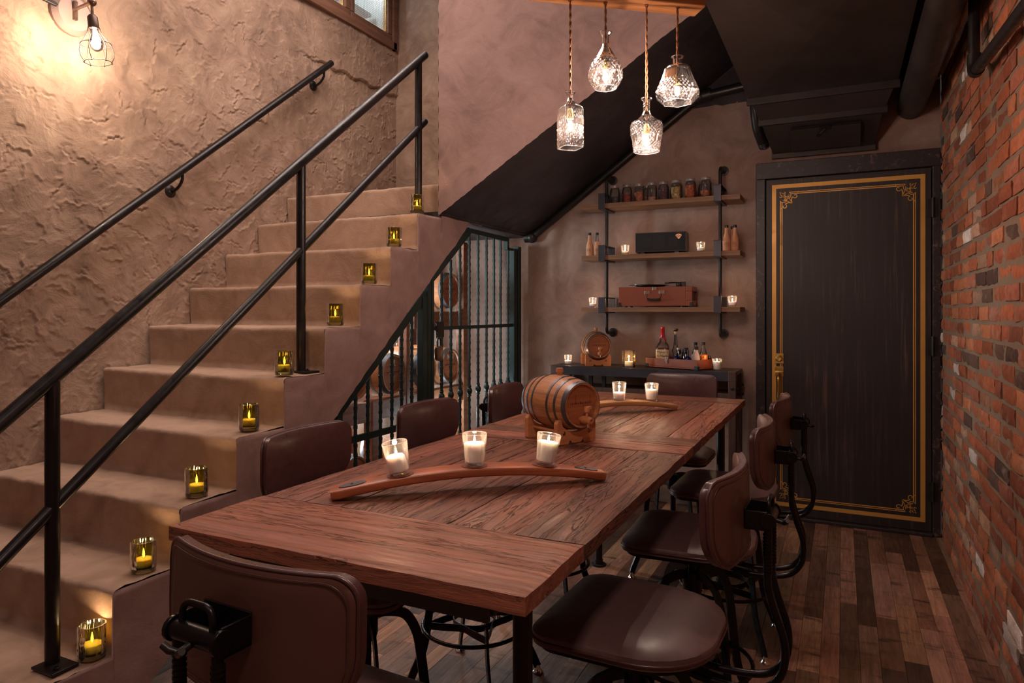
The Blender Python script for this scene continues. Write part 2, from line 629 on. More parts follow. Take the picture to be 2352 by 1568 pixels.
M['oak'] = wood('oak_barrel', (0.26, 0.09, 0.035), (0.52, 0.23, 0.10), 1, 1.6, 0.3, 0.42, coat=0.15)
M['oak_head'] = wood('oak_barrel_head', (0.22, 0.060, 0.022), (0.40, 0.135, 0.055), 0, 1.6, 0.15, 0.42, attr=False, coat=0.2)
M['oak_stand'] = wood('oak_stand', (0.36, 0.12, 0.045), (0.56, 0.23, 0.10), 0, 1.5, 0.15, 0.45, attr=False)
M['shelf'] = wood('shelf_oak', (0.13, 0.055, 0.025), (0.28, 0.13, 0.062), 0, 1.0, 0.2, 0.5, attr=False)
M['beam'] = wood('pendant_beam_wood', (0.24, 0.08, 0.025), (0.60, 0.26, 0.09), 0, 0.8, 0.25, 0.5, attr=False)
M['console_wood'] = wood('console_wood', (0.035, 0.014, 0.010), (0.10, 0.045, 0.03), 2, 1.0, 0.5, 0.5, attr=False)
M['rack_wood'] = wood('rack_wood', (0.13, 0.040, 0.014), (0.27, 0.095, 0.038), 1, 1.0, 0.2, 0.55, attr=False)
M['window_wood'] = wood('window_wood', (0.10, 0.045, 0.028), (0.25, 0.12, 0.075), 1, 0.8, 0.5, 0.6, attr=False)
M['burn'] = simple('burnt_letters', (0.02, 0.008, 0.005), 0.7)
M['chalk'] = simple('white_marker', (0.75, 0.7, 0.62), 0.8)
M['ink'] = simple('black_ink', (0.02, 0.018, 0.018), 0.6)
M['red_ink'] = simple('red_ink', (0.45, 0.07, 0.04), 0.6)
M['rust_leather'] = simple('rust_suitcase_leather', (0.235, 0.050, 0.022), 0.42, nz=0.1, nscale=120, bump=0.12, coat=0.1)
M['kraft'] = simple('kraft_paper', (0.62, 0.30, 0.17), 0.75, nz=0.15, nscale=50, bump=0.7)
M['label_cream'] = simple('cream_label', (0.80, 0.58, 0.34), 0.6)
M['label_white'] = simple('white_label', (0.72, 0.64, 0.60), 0.6)
M['label_pink'] = simple('pink_label', (0.75, 0.55, 0.48), 0.6, nz=0.1)
M['label_orange'] = simple('orange_label', (0.95, 0.22, 0.02), 0.5)
M['red_wax'] = simple('red_sealing_wax', (0.52, 0.012, 0.018), 0.25, coat=0.4)
M['whisky'] = simple('whisky', (0.10, 0.022, 0.008), 0.15, coat=0.4)
M['cork'] = simple('cork', (0.62, 0.42, 0.24), 0.8, nz=0.2)
M['stopper'] = simple('dark_stopper', (0.07, 0.02, 0.012), 0.3, coat=0.4)
M['lid'] = simple('tin_lid', (0.55, 0.48, 0.45), 0.38, 0.7, nz=0.1)
M['speaker'] = simple('speaker_cabinet', (0.035, 0.024, 0.026), 0.45, nz=0.25, nscale=90)
M['speaker_grille'] = simple('speaker_grille_cloth', (0.014, 0.012, 0.014), 0.8)
M['copper'] = simple('copper_badge', (0.72, 0.40, 0.22), 0.3, 1.0)
M['white_paint'] = simple('white_paint', (0.62, 0.66, 0.64), 0.6, nz=0.08, nscale=5)
M['socket'] = simple('brown_socket', (0.09, 0.05, 0.035), 0.4, 0.4)
M['socket_gold'] = simple('brass_socket', (0.75, 0.55, 0.18), 0.35, 0.9)
M['plate_grey'] = simple('grey_brown_plate', (0.33, 0.24, 0.22), 0.5, 0.2, nz=0.1)


def door_paint():
    t = NT('black_distressed_door')
    v = t.coord((34, 34, 1.3))
    s = t.noise(v, 1.6, 6, 0.7, 0.3)
    patch = t.noise(t.coord((2.2, 2.2, 1.0)), 2.0, 4, 0.6)
    m = t.math('MULTIPLY', t.ramp(s, [(0.50, 0.0), (0.72, 1.0)]), t.ramp(patch, [(0.42, 0.10), (0.68, 0.75)]))
    col = t.mix(m, (0.021, 0.014, 0.014), (0.17, 0.095, 0.075))
    return t.done(t.bsdf(color=col, rough=0.5, normal=t.bump(s, 0.15, 0.002)))


M['door'] = door_paint()


def worn_frame():
    t = NT('black_worn_frame')
    v = t.coord((9, 9, 9))
    s = t.noise(v, 3.0, 6, 0.7, 1.0)
    m = t.ramp(s, [(0.56, 0.0), (0.72, 0.75)])
    col = t.mix(m, (0.022, 0.015, 0.017), (0.22, 0.125, 0.10))
    return t.done(t.bsdf(color=col, rough=0.45, normal=t.bump(s, 0.25, 0.003)))


M['door_frame'] = worn_frame()


def brick_mat():
    t = NT('old_brick')
    v = t.coord()
    a = t.n('Attribute', attribute_name='pc').outputs[0]
    n1 = t.noise(v, 26, 6, 0.7, 0.5)
    n2 = t.noise(v, 7, 5, 0.6, 1.0)
    col = t.mix(t.ramp(n1, [(0.35, 0.0), (0.7, 0.45)]), a, (0.05, 0.022, 0.015))
    pale = t.math('MULTIPLY', t.ramp(n2, [(0.56, 0.0), (0.72, 0.55)]), t.ramp(n1, [(0.4, 0.0), (0.6, 1.0)]))
    col = t.mix(pale, col, (0.50, 0.36, 0.29))
    h = t.math('ADD', n1, t.math('MULTIPLY', t.noise(v, 120, 5, 0.7), 0.5))
    return t.done(t.bsdf(color=col, rough=0.85, normal=t.bump(h, 0.7, 0.006), spec=0.2))


M['brick'] = brick_mat()
M['mortar'] = simple('sandy_mortar', (0.20, 0.13, 0.085), 0.95, nz=0.3, nscale=30, bump=0.8)


# ---------------------------------------------------------------- trowelled height field
def trowel(nu, nv, du, dv, amp, count, seed, lmin=0.10, lmax=0.34, cracks=0):
    rg = np.random.RandomState(seed)
    h = np.zeros((nv, nu), dtype=np.float64)
    W, Hh = nu * du, nv * dv
    for _ in range(count):
        cx, cy = rg.uniform(0, W), rg.uniform(0, Hh)
        L, Wd = rg.uniform(lmin, lmax), rg.uniform(0.05, 0.14)
        a = rg.uniform(0, PI)
        bend = rg.uniform(-1.6, 1.6)
        tilt = rg.uniform(0.3, 1.0) * amp
        R_ = L * 0.8
        i0, i1 = max(0, int((cx - R_) / du)), min(nu, int((cx + R_) / du) + 1)
        j0, j1 = max(0, int((cy - R_) / dv)), min(nv, int((cy + R_) / dv) + 1)
        if i1 - i0 < 3 or j1 - j0 < 3:
            continue
        X, Y = np.meshgrid(np.arange(i0, i1) * du - cx, np.arange(j0, j1) * dv - cy)
        u = X * math.cos(a) + Y * math.sin(a)
        v = -X * math.sin(a) + Y * math.cos(a) + bend * u * u
        # ragged ends
        v = v + 0.008 * np.sin(u * 60 + cx * 9) + 0.004 * np.sin(u * 170 + cy * 7)
        en = np.clip((L / 2 - np.abs(u + 0.012 * np.sin(v * 90))) / 0.03, 0, 1)
        hi = np.clip((Wd / 2 - v) / 0.006, 0, 1)       # sharp lifted lip
        lo = np.clip((v + Wd / 2) / (Wd * 0.6), 0, 1)  # feathered side
        m = en * hi * lo
        blk = h[j0:j1, i0:i1]
        base = blk.mean()
        plane = base + tilt * (v / Wd)
        ridge = np.exp(-((v - Wd / 2 + 0.006) / 0.005) ** 2) * tilt * 0.5 * np.clip(np.sin(u * 23 + cx * 5) + 0.4, 0, 1)
        h[j0:j1, i0:i1] = blk * (1 - m) + plane * m + ridge * en
    # short torn cracks and crumbs of mortar
    for _ in range(cracks):
        cx, cy = rg.uniform(0, W), rg.uniform(0, Hh)
        L = rg.uniform(0.03, 0.16)
        a = rg.uniform(0, PI)
        bend = rg.uniform(-4, 4)
        i0, i1 = max(0, int((cx - L) / du)), min(nu, int((cx + L) / du) + 1)
        j0, j1 = max(0, int((cy - L) / dv)), min(nv, int((cy + L) / dv) + 1)
        if i1 - i0 < 3 or j1 - j0 < 3:
            continue
        X, Y = np.meshgrid(np.arange(i0, i1) * du - cx, np.arange(j0, j1) * dv - cy)
        u = X * math.cos(a) + Y * math.sin(a)
        v = -X * math.sin(a) + Y * math.cos(a) + bend * u * u + 0.004 * np.sin(u * 140 + cx) + 0.003 * np.sin(u * 310 + cy)
        m = np.clip((L / 2 - np.abs(u)) / 0.03, 0, 1)
        h[j0:j1, i0:i1] += m * (-0.0060 * np.exp(-(v / 0.0042) ** 2) + 0.0035 * np.exp(-((v - 0.010) / 0.006) ** 2))
    # gentle undulation
    U, V = np.meshgrid(np.arange(nu) * du, np.arange(nv) * dv)
    h += amp * 0.6 * (np.sin(U * 2.1 + 0.7) * np.sin(V * 1.7 + 1.1) + 0.5 * np.sin(U * 4.7 + V * 3.1))
    return h


def relief_sheet(name, mat, u0, u1, v0, v1, step, place, amp, count, seed, keep=None, smooth=True, cracks=0):
    """place(u, v, h) -> xyz"""
    nu, nv = int((u1 - u0) / step) + 1, int((v1 - v0) / step) + 1
    du, dv = (u1 - u0) / (nu - 1), (v1 - v0) / (nv - 1)
    h = trowel(nu, nv, du, dv, amp, count, seed, cracks=cracks)
    U, V = np.meshgrid(u0 + np.arange(nu) * du, v0 + np.arange(nv) * dv)
    pts = place(U, V, h)
    co = np.stack(pts, -1).reshape(-1, 3)
    idx = np.arange(nu * nv).reshape(nv, nu)
    q = np.stack([idx[:-1, :-1], idx[:-1, 1:], idx[1:, 1:], idx[1:, :-1]], -1).reshape(-1, 4)
    if keep is not None:
        cu = (U[:-1, :-1] + du / 2).reshape(-1)
        cv = (V[:-1, :-1] + dv / 2).reshape(-1)
        q = q[keep(cu, cv)]
    me = bpy.data.meshes.new(name)
    me.from_pydata(co.tolist(), [], q.tolist())
    me.materials.append(mat)
    me.polygons.foreach_set('use_smooth', [smooth] * len(me.polygons))
    me.update()
    o = bpy.data.objects.new(name, me)
    COL.objects.link(o)
    return o


# ================================================================ SETTING
XL, XR, YB, YF = -3.24, 0.50, 4.55, -1.6
XS = -2.06          # open side of the stairs
TOP = 3.95
# window opening in the left wall
WY0, WY1, WZ0, WZ1 = 2.7, 4.43, 3.40, 3.90

def left_place(u, v, h):
    lip = np.where((v > 2.99 + 0.012 * np.sin(u * 31)) & (u > 3.35), 0.022, 0.0) * np.clip((u - 3.35) / 0.5, 0, 1)
    return (XL + h + lip, u, v)


struct(relief_sheet('wall_left', M['plaster_left'], 0.2, YB, 0.55, TOP, 0.0052, left_place, 0.0085, 3700, 3,
                    keep=lambda u, v: ~((u > WY0) & (u < WY1) & (v > WZ0) & (v < WZ1)), cracks=640))
b = MB()
b.bb(XL - 0.02, XL - 0.004, YF, 0.21, 0, TOP)
b.bb(XL - 0.02, XL - 0.004, 0.21, YB, 0, 0.57)
struct(b.build('wall_left_lower', M['plaster_left']))
o = relief_sheet('wall_back', M['plaster_back'], XL, XR, 0.0, 2.62, 0.014,
                 lambda u, v, h: (u, YB - h + 0 * v, v), 0.0022, 500, 5)
struct(o)
o = relief_sheet('wall_back_upper', M['plaster_left'], XL, XS + 0.2, 1.99, TOP, 0.012,
                 lambda u, v, h: (u, YB - 0.008 - h + 0 * v, v), 0.004, 260, 6)
struct(o)
b = MB()
b.sheet(60, 16, lambda u, w: (XS + (XR - XS) * u, YB - 0.004 - 0.006 * mnoise.noise((u * 20, w * 6, 3)), 2.60 + 0.012 * mnoise.noise((u * 40, 0, 1)) * (1 - w) + (TOP - 2.6) * w))
struct(b.build('wall_back_black', M['black_paint'], smooth=180))
b = MB()
b.bb(XL, XR + 0.1, YF - 0.1, YF, 0, TOP)
struct(b.build('wall_front', M['plaster_back']))
b = MB()
b.bb(XL, -0.60, YF, 3.30, TOP, TOP + 0.1)
b.bb(XL, XS, 3.30, YB, TOP, TOP + 0.1)
b.bb(-0.60, XR + 0.1, YF, YB, 2.78, 2.9)
b.bb(-0.62, -0.60, YF, 3.30, 2.78, TOP)
struct(b.build('ceiling', M['ceiling']))

# ---- stair enclosure of the upper flight: plastered face, black soffit
def zf(x):
    return 1.813 + 0.617 * (x - XS)


def zbk(x):
    return 1.813 + 0.715 * (x - XS)


YS = 3.30
def slab_keep(u, v):
    e = 0.010 * np.sin(u * 47) + 0.006 * np.sin(u * 113 + 1)
    return v > 1.813 + 0.617 * (u - XS) + e * 0.0


def slab_place(u, v, h):
    bot = 1.813 + 0.617 * (u - XS) + 0.0015 * np.sin(u * 61) + 0.0015 * np.sin(u * 157)
    z = bot + (TOP - bot) * (v / 2.0) ** 1.0
    hh = h * np.clip((u - XS) / 0.02, 0.2, 1)
    edge = 0.003 * np.sin(z * 71) * (u < XS + 0.012)
    return (u + edge, YS - hh, z)


struct(relief_sheet('wall_middle', M['plaster_pink'], XS, 0.45, 0.0, 2.0, 0.013, slab_place, 0.0016, 260, 8))
b = MB()
b.sheet(70, 30, lambda u, w: (XS + 2.5 * u, YS + (YB - YS) * w,
                              zf(XS + 2.5 * u) * (1 - w) + zbk(XS + 2.5 * u) * w + 0.006 * mnoise.noise((u * 18, w * 9, 7)) * (4 * w * (1 - w)) + 0.002))
b.bb(XS - 0.002, XS + 0.02, YS + 0.002, YB, 1.82, TOP)
struct(b.build('ceiling_slope', M['black_paint'], smooth=60))
b = MB()
b.bb(XL, XS - 0.004, YS + 0.02, YB, 1.81, 1.84)
struct(b.build('ceiling_under_landing', M['black_paint']))

# ---- the stairs
STEPS = [(0.89 + 0.2445 * (k - 1) + 0.2445 * 0 + 0.0, 0.188 + 0.2018 * (k - 1)) for k in range(1, 11)]
STEPS = [(1.136 + 0.2445 * (k - 1), 0.188 + 0.2018 * (k - 1)) for k in range(1, 11)]   # (nosing Y, tread z)


def stair_profile():
    """list of (y, z) along the treads and risers, nosings rounded"""
    P = [(STEPS[0][0] + 0.0, 0.0)]
    for k, (y, z) in enumerate(STEPS):
        zprev = P[-1][1]
        for t in (0.15, 0.3, 0.45, 0.6, 0.75, 0.88):
            P.append((y + 0.012 * (1 - t) * 1.0, zprev + (z - zprev) * t))
        P += [(y + 0.001, z - 0.016), (y + 0.004, z - 0.006), (y + 0.013, z - 0.001)]
        yn = STEPS[k + 1][0] + 0.012 if k < 9 else YB
        m = 8 if k < 9 else 30
        for i in range(1, m + 1):
            P.append((y + 0.013 + (yn - y - 0.013) * i / m, z - 0.001 + 0.004 * (i / m if k < 9 else 0)))
    return P


PROF = stair_profile()


def rough(p, s, a, seed=0.0):
    q = Vector((p[0] * s, p[1] * s, p[2] * s + seed))
    return a * (mnoise.noise(q) + 0.5 * mnoise.noise(q * 2.3) + 0.3 * mnoise.noise(q * 5.1))


b = MB()
NX = 64
vs = []
for (y, z) in PROF:
    for i in range(NX + 1):
        x = XS + (XL + 0.01 - XS) * (i / NX) ** 1.0
        p = (x, y, z)
        d = rough(p, 5, 0.005) + rough(p, 24, 0.0026, 3)
        e = max(0.0, 1 - abs(x - XS) / 0.03)
        dx = -0.009 * e * (0.6 + mnoise.noise(Vector((y * 40, z * 40, 2))))
        vs.append((x + dx, y + d, max(0, z + d * (1 if z > 0.01 else 0))))
n = NX + 1
fs = []
for j in range(len(PROF) - 1):
    for i in range(NX):
        fs.append((j * n + i, (j + 1) * n + i, (j + 1) * n + i + 1, j * n + i + 1))
b.add(vs, fs)
stairs = b.build('floor_stair_treads', M['stair'], smooth=180)
struct(stairs, 'tan concrete stair treads and risers rising to a landing', 'stairs')


# side of the stairs: between tread profile and sloping underside
def zlow(y):
    if y < 1.458:
        return 0.0
    if y > 3.668:
        return 1.813
    return 0.804 + 0.8216 * (y - 2.44)


b = MB()
cols = []
prof2 = [(STEPS[0][0], 0.0)]
for k, (y, z) in enumerate(STEPS):
    prof2 += [(y + 0.003, z - 0.010), (y + 0.012, z - 0.001)]
    yn = STEPS[k + 1][0] if k < 9 else 3.88
    prof2.append((yn, z - 0.001))
for k in range(len(prof2) - 1):
    (y0, z0), (y1, z1) = prof2[k], prof2[k + 1]
    m = max(1, int(abs(y1 - y0) / 0.016))
    for i in range(m):
        t = i / m
        cols.append((y0 + (y1 - y0) * t, z0 + (z1 - z0) * t))
NZ = 40
vs = []
for (y, z) in cols:
    lo = zlow(y) + (0.007 * mnoise.noise(Vector((y * 22, 1, 1))) + 0.004 * mnoise.noise(Vector((y * 70, 1, 1))) if y > 1.458 else 0)
    for i in range(NZ + 1):
        t = i / NZ
        zz = lo + (z - lo) * t
        p = (XS, y, zz)
        dx = 0.006 * mnoise.noise(Vector((0.3, y * 5, zz * 5))) + 0.003 * mnoise.noise(Vector((0.3, y * 13, zz * 13)))
        if t > 0.995:
            dx = -0.004
        vs.append((XS + dx, y, zz))
n = NZ + 1
fs = [(j * n + i, j * n + i + 1, (j + 1) * n + i + 1, (j + 1) * n + i) for j in range(len(cols) - 1) for i in range(NZ)]
b.add(vs, fs)
struct(b.build('wall_stair_side', M['plaster_side'], smooth=180))
# underside of the flight (dark, seen from the cupboard) with the cut edge of the side
b = MB()
ys = [1.458 + (3.90 - 1.458) * i / 60 for i in range(61)]
b.sheet(60, 1, lambda u, w: (XS - 0.004 + (XL - XS) * w, 1.458 + 2.44 * u, zlow(1.458 + 2.44 * u) + 0.004))
struct(b.build('ceiling_under_stairs', M['plaster_back'], smooth=40))

b = MB()
b.prism([(1.75, 0.0), (YB - 0.02, 0.0), (YB - 0.02, 1.78), (3.66, 1.78), (1.75, 0.20)], XL + 0.030, XL + 0.036, 'x')
struct(b.build('wall_cupboard', M['white_paint']))

# ---- brick wall
b = MB()
b.sheet(80, 40, lambda u, w: (XR + 0.006 + 0.003 * mnoise.noise(Vector((u * 60, w * 40, 0))), YF + (YB - YF) * u, 2.9 * w), mi=1)
BL, BH, MT = 0.200, 0.0535, 0.0150
row = 0
z = 0.004
brick_cols = [(0.33, 0.095, 0.045), (0.39, 0.12, 0.055), (0.27, 0.075, 0.038), (0.42, 0.15, 0.07), (0.30, 0.10, 0.06), (0.36, 0.105, 0.048)]
while z < 2.85:
    y = YF - R.random() * 0.1 - (row % 2) * 0.108
    while y < YB - 0.01:
        hdr = R.random() < 0.12
        L = (0.10 if hdr else BL) * R.uniform(0.93, 1.06)
        y0, y1 = y, min(y + L, YB - 0.002)
        if y1 - y0 > 0.025 and y1 > YF:
            c = R.choice(brick_cols)
            q = R.random()
            if q < 0.045:
                c = (0.62, 0.50, 0.44)
            elif q < 0.10:
                c = (0.10, 0.055, 0.04)
            elif q < 0.18:
                c = (0.40, 0.22, 0.14)
            f = R.uniform(0.75, 1.5)
            c = tuple(min(1, x * f) for x in c)
            dep = R.uniform(-0.004, 0.004)
            zj = R.uniform(-0.003, 0.003)
            sg = R.uniform(-0.02, 0.02)
            h0 = z + zj
            hh = BH * R.uniform(0.93, 1.05)
            nu, nv = (6, 3) if y1 > 2.0 else (2, 1)
            vs = []
            sd = R.random() * 50
            for j in range(nv + 3):
                for i in range(nu + 3):
                    ii, jj = min(max(i - 1, 0), nu), min(max(j - 1, 0), nv)
                    fu, fv = ii / nu, jj / nv
                    rim = (i in (0, nu + 2)) or (j in (0, nv + 2))
                    nn = 0.005 * mnoise.noise(Vector((fu * 3 + sd, fv * 2, sd)))
                    n2 = 0.003 * mnoise.noise(Vector((fu * 9, fv * 5 + sd, sd)))
                    ed = 0.004 if (ii in (0, nu)) or (jj in (0, nv)) else 0.0
                    xx = XR + dep + nn + n2 + ed if not rim else XR + 0.03
                    yy = y0 + (y1 - y0) * fu + n2 * 0.8
                    zz = h0 + hh * fv + nn * 0.8 + sg * (fu - 0.5) * 0.15
                    vs.append((xx, yy, zz))
            w = nu + 3
            fs = [(j * w + i, (j + 1) * w + i, (j + 1) * w + i + 1, j * w + i + 1) for j in range(nv + 2) for i in range(nu + 2)]
            b.add(vs, fs, None, c, 0)
        y += L + MT
    z += BH + MT
    row += 1
struct(b.build('wall_right', [M['brick'], M['mortar']], smooth=50))

# ---- floor of short stave planks
b = MB()
b.bb(XL, XR + 0.05, YF, YB, -0.06, -0.012, col=(0.1, 0.1, 0.1))
x = XL
while x < XR:
    w = R.uniform(0.058, 0.085)
    y = YF - R.random() * 0.4
    while y < YB:
        L = R.uniform(0.30, 0.75)
        g = R.choice([0.28, 0.38, 0.5, 0.8, 1.0, 1.3, 1.6, 0.7, 1.15])
        c = (g * R.uniform(0.95, 1.12), g * R.uniform(0.9, 1.02), g * R.uniform(0.85, 1.05))
        y0, y1 = max(y, YF), min(y + L, YB)
        if y1 > y0 + 0.01:
            t0 = R.uniform(-0.0012, 0.0)
            x1 = min(x + w, XR + 0.03)
            vs = [(x + 0.0002, y0 + 0.0002, -0.02), (x1 - 0.0002, y0 + 0.0002, -0.02), (x1 - 0.0002, y1 - 0.0002, -0.02), (x + 0.0002, y1 - 0.0002, -0.02),
                  (x + 0.0006, y0 + 0.0006, t0), (x1 - 0.0006, y0 + 0.0006, t0), (x1 - 0.0006, y1 - 0.0006, t0), (x + 0.0006, y1 - 0.0006, t0)]
            b.add(vs, [(4, 5, 6, 7), (0, 1, 5, 4), (1, 2, 6, 5), (2, 3, 7, 6), (3, 0, 4, 7)], None, c)
        y += L
    x += w
struct(b.build('floor', M['floor']))

# ---- door with frame, gold lines, handle
FY = YB - 0.025        # face of frame
DX0, DX1, DZ1 = -0.432, 0.458, 2.090
dr = thing('door_1', 'black distressed door with gold painted border and corner scrolls', 'door', (0, 0, 0))
dr['kind'] = 'structure'
b = MB()
b.bb(DX0 + 0.004, DX1 - 0.004, YB - 0.034, YB - 0.005, 0.02, DZ1 - 0.004)
panel = b.build('door_panel', M['door'], dr, bevel=0.002)
for nm, bx in (('jamb', (-0.486, DX0, 0.0, DZ1)), ('jamb', (DX1, 0.497, 0.0, DZ1)), ('lintel', (-0.486, 0.497, DZ1, 2.19)), ('threshold', (DX0, DX1, 0.0, 0.018))):
    b = MB()
    if nm == 'threshold':
        b.bb(bx[0], bx[1], YB - 0.07, YB - 0.004, bx[2], bx[3])
    else:
        b.bb(bx[0], bx[1], YB - 0.055, YB - 0.004, bx[2], bx[3])
    b.build(nm, M['door_frame'], dr, bevel=0.003)
PY = YB - 0.0345
b = MB()


def rect_line(b, x0, x1, z0, z1, w, gap=0.0, sides='LRTB'):
    t = 0.0012
    if 'L' in sides:
        b.bb(x0, x0 + w, PY - t, PY, z0 + gap, z1 - gap)
    if 'R' in sides:
        b.bb(x1 - w, x1, PY - t, PY, z0 + gap, z1 - gap)
    if 'T' in sides:
        b.bb(x0 + max(gap, w), x1 - max(gap, w), PY - t, PY, z1 - w, z1)
    if 'B' in sides:
        b.bb(x0 + max(gap, w), x1 - max(gap, w), PY - t, PY, z0, z0 + w)


rect_line(b, -0.393, 0.424, 0.072, 2.052, 0.024)
b.build('gold_border', M['gold'], panel)
b = MB()
rect_line(b, -0.347, 0.378, 0.118, 2.004, 0.0045, 0.055)
rect_line(b, -0.338, 0.369, 0.127, 1.995, 0.0055, 0.055)
b.build('gold_pinstripe', M['gold'], panel)


def ribbon(b, pts, w, Mx):
    k = len(pts)
    vs = []
    for i, (x, y) in enumerate(pts):
        x0, y0 = pts[max(i - 1, 0)]
        x1, y1 = pts[min(i + 1, k - 1)]
        d = math.hypot(x1 - x0, y1 - y0) or 1
        ww = w * (0.35 + 0.65 * math.sin(PI * (0.15 + 0.7 * i / (k - 1))))
        nx, ny = -(y1 - y0) / d * ww, (x1 - x0) / d * ww
        vs += [(x + nx, y + ny, 0), (x - nx, y - ny, 0), (x + nx, y + ny, 0.0014), (x - nx, y - ny, 0.0014)]
    fs = []
    for i in range(k - 1):
        a = i * 4
        fs += [(a + 2, a + 3, a + 7, a + 6), (a, a + 2, a + 6, a + 4), (a + 1, a + 5, a + 7, a + 3)]
    b.add(vs, fs, Mx)


def spiral(cx, cy, r0, r1, a0, a1, n=22):
    return [(cx + (r0 + (r1 - r0) * i / n) * math.cos(a0 + (a1 - a0) * i / n), cy + (r0 + (r1 - r0) * i / n) * math.sin(a0 + (a1 - a0) * i / n)) for i in range(n + 1)]


for sx, sz, cx, cz in ((1, -1, -0.352, 2.008), (-1, -1, 0.383, 2.008), (1, 1, -0.352, 0.114), (-1, 1, 0.383, 0.114)):
    b = MB()
    for sw in (0, 1):
        A = Matrix(((sx, 0, 0, cx), (0, 0, -1, PY), (0, sz, 0, cz), (0, 0, 0, 1)))
        if sw:
            A = A @ Matrix(((0, 1, 0, 0), (1, 0, 0, 0), (0, 0, 1, 0), (0, 0, 0, 1)))
        ribbon(b, spiral(0.047, 0.024, 0.022, 0.020, PI * 1.05, -0.35 * PI), 0.0022, A)
        ribbon(b, spiral(0.046, 0.026, 0.014, 0.011, PI * 1.2, -0.2 * PI), 0.0022, A)
        ribbon(b, [(0.040, 0.046), (0.044, 0.034), (0.050, 0.028), (0.056, 0.036), (0.063, 0.052), (0.074, 0.074)], 0.002, A)
        ribbon(b, [(0.074, 0.074), (0.070, 0.055), (0.074, 0.040), (0.082, 0.036)], 0.003, A)
        ribbon(b, spiral(0.092, 0.030, 0.016, 0.004, PI * 0.95, -0.9 * PI), 0.0022, A)
        ribbon(b, [(0.097, 0.015), (0.104, 0.014), (0.109, 0.008)], 0.0018, A)
        ribbon(b, spiral(0.030, 0.008, 0.008, 0.004, PI, -0.6 * PI), 0.0018, A)
        ribbon(b, [(0.022, 0.016), (0.016, 0.006), (0.010, 0.010), (0.004, 0.002)], 0.0016, A)
        ribbon(b, spiral(0.022, 0.022, 0.003, 0.0005, 0, 2 * PI, 10), 0.002, A)
    b.build('corner_scroll', M['gold'], panel)
# deadbolt and handle
hw = -0.352
b = MB()
b.box((hw, PY - 0.003, 0.98), (0.052, 0.006, 0.062))
Ty = Matrix.Translation((hw, PY - 0.004, 0.98)) @ Matrix.Rotation(PI / 2, 4, 'X')
b.lathe([(0.0, 0.0), (0.021, 0.0), (0.021, 0.006), (0.017, 0.008), (0.016, 0.012), (0.010, 0.012), (0.009, 0.010), (0.0, 0.010)], 24, Ty)
b.build('deadbolt', M['brass'], dr, smooth=40, bevel=0.0015)
b = MB()
b.box((hw, PY - 0.003, 0.90), (0.050, 0.006, 0.062))
b.box((hw, PY - 0.02, 0.895), (0.044, 0.03, 0.008))
b.tube(smooth_path([(hw, PY, 0.885), (hw, PY - 0.035, 0.882), (hw, PY - 0.055, 0.86), (hw, PY - 0.056, 0.80), (hw, PY - 0.05, 0.74), (hw, PY - 0.03, 0.715), (hw, PY, 0.71)]), 0.0085, 10)
b.box((hw, PY - 0.003, 0.705), (0.036, 0.006, 0.05))
b.build('door_handle', M['brass'], dr, smooth=40, bevel=0.001)
for hz in (0.20, 1.02, 1.80):
    b = MB()
    b.tube([(DX1 + 0.001, YB - 0.062, hz), (DX1 + 0.001, YB - 0.062, hz + 0.11)], 0.008, 10)
    b.box((DX1 - 0.0, YB - 0.056, hz + 0.055), (0.05, 0.004, 0.10))
    b.build('hinge', M['steel'], dr, smooth=40)

# ---- window high in the left wall
wn = thing('window_1', 'reclaimed wood window frame with wired glass high above the stairs', 'window', (0, 0, 0))
wn['kind'] = 'structure'
b = MB()
b.bb(XL - 0.06, XL + 0.045, WY0 - 0.05, 4.50, 3.345, 3.405)
b.bb(XL - 0.06, XL + 0.045, 4.455, 4.515, 3.345, TOP - 0.02)
b.build('window_frame', M['window_wood'], wn, bevel=0.004)
for (ya, yb) in ((3.96, 4.45), (3.44, 3.94), (2.92, 3.42)):
    b = MB()
    b.bb(XL - 0.03, XL + 0.03, ya, yb, 3.407, 3.455)
    b.bb(XL - 0.03, XL + 0.03, yb - 0.045, yb, 3.456, 3.90)
    b.bb(XL - 0.03, XL + 0.03, ya, ya + 0.035, 3.456, 3.90)
    s = b.build('sash', M['window_wood'], wn, bevel=0.006)
    b = MB()
    b.bb(XL - 0.012, XL - 0.008, ya + 0.035, yb - 0.045, 3.455, 3.90)
    b.build('pane', M['glass'], s)
    b = MB()
    yy = ya + 0.04
    while yy < yb - 0.05:
        b.bb(XL - 0.008, XL - 0.0065, yy, yy + 0.0016, 3.456, 3.90)
        yy += 0.014
    zz = 3.462
    while zz < 3.90:
        b.bb(XL - 0.008, XL - 0.0065, ya + 0.035, yb - 0.045, zz, zz + 0.0016)
        zz += 0.014
    b.build('wire_mesh', M['chrome'], s)
    b = MB()
    b.bb(XL - 0.004, XL + 0.004, yb - 0.049, yb - 0.044, 3.458, 3.90)
    b.build('glazing_strip', M['brass'], s)
b = MB()
b.bb(XL - 0.9, XL - 0.88, 2.5, 4.7, 3.2, 4.4)
b.bb(XL - 0.9, XL - 0.06, 2.5, 4.7, 4.4, 4.42)
b.bb(XL - 0.9, XL - 0.06, 4.7, 4.72, 3.2, 4.42)
b.bb(XL - 0.9, XL - 0.06, 2.48, 2.5, 3.2, 4.42)
b.bb(XL - 0.9, XL - 0.06, 2.5, 4.7, 3.18, 3.2)
struct(b.build('wall_beyond_window', M['white_paint']))
b = MB()
b.bb(XL - 0.75, XL - 0.35, 3.9, 4.25, 3.55, 3.60, Matrix.Translation((XL - 0.5, 4.1, 3.6)) @ Matrix.Rotation(0.5, 4, 'X') @ Matrix.Translation((-(XL - 0.5), -4.1, -3.6)))
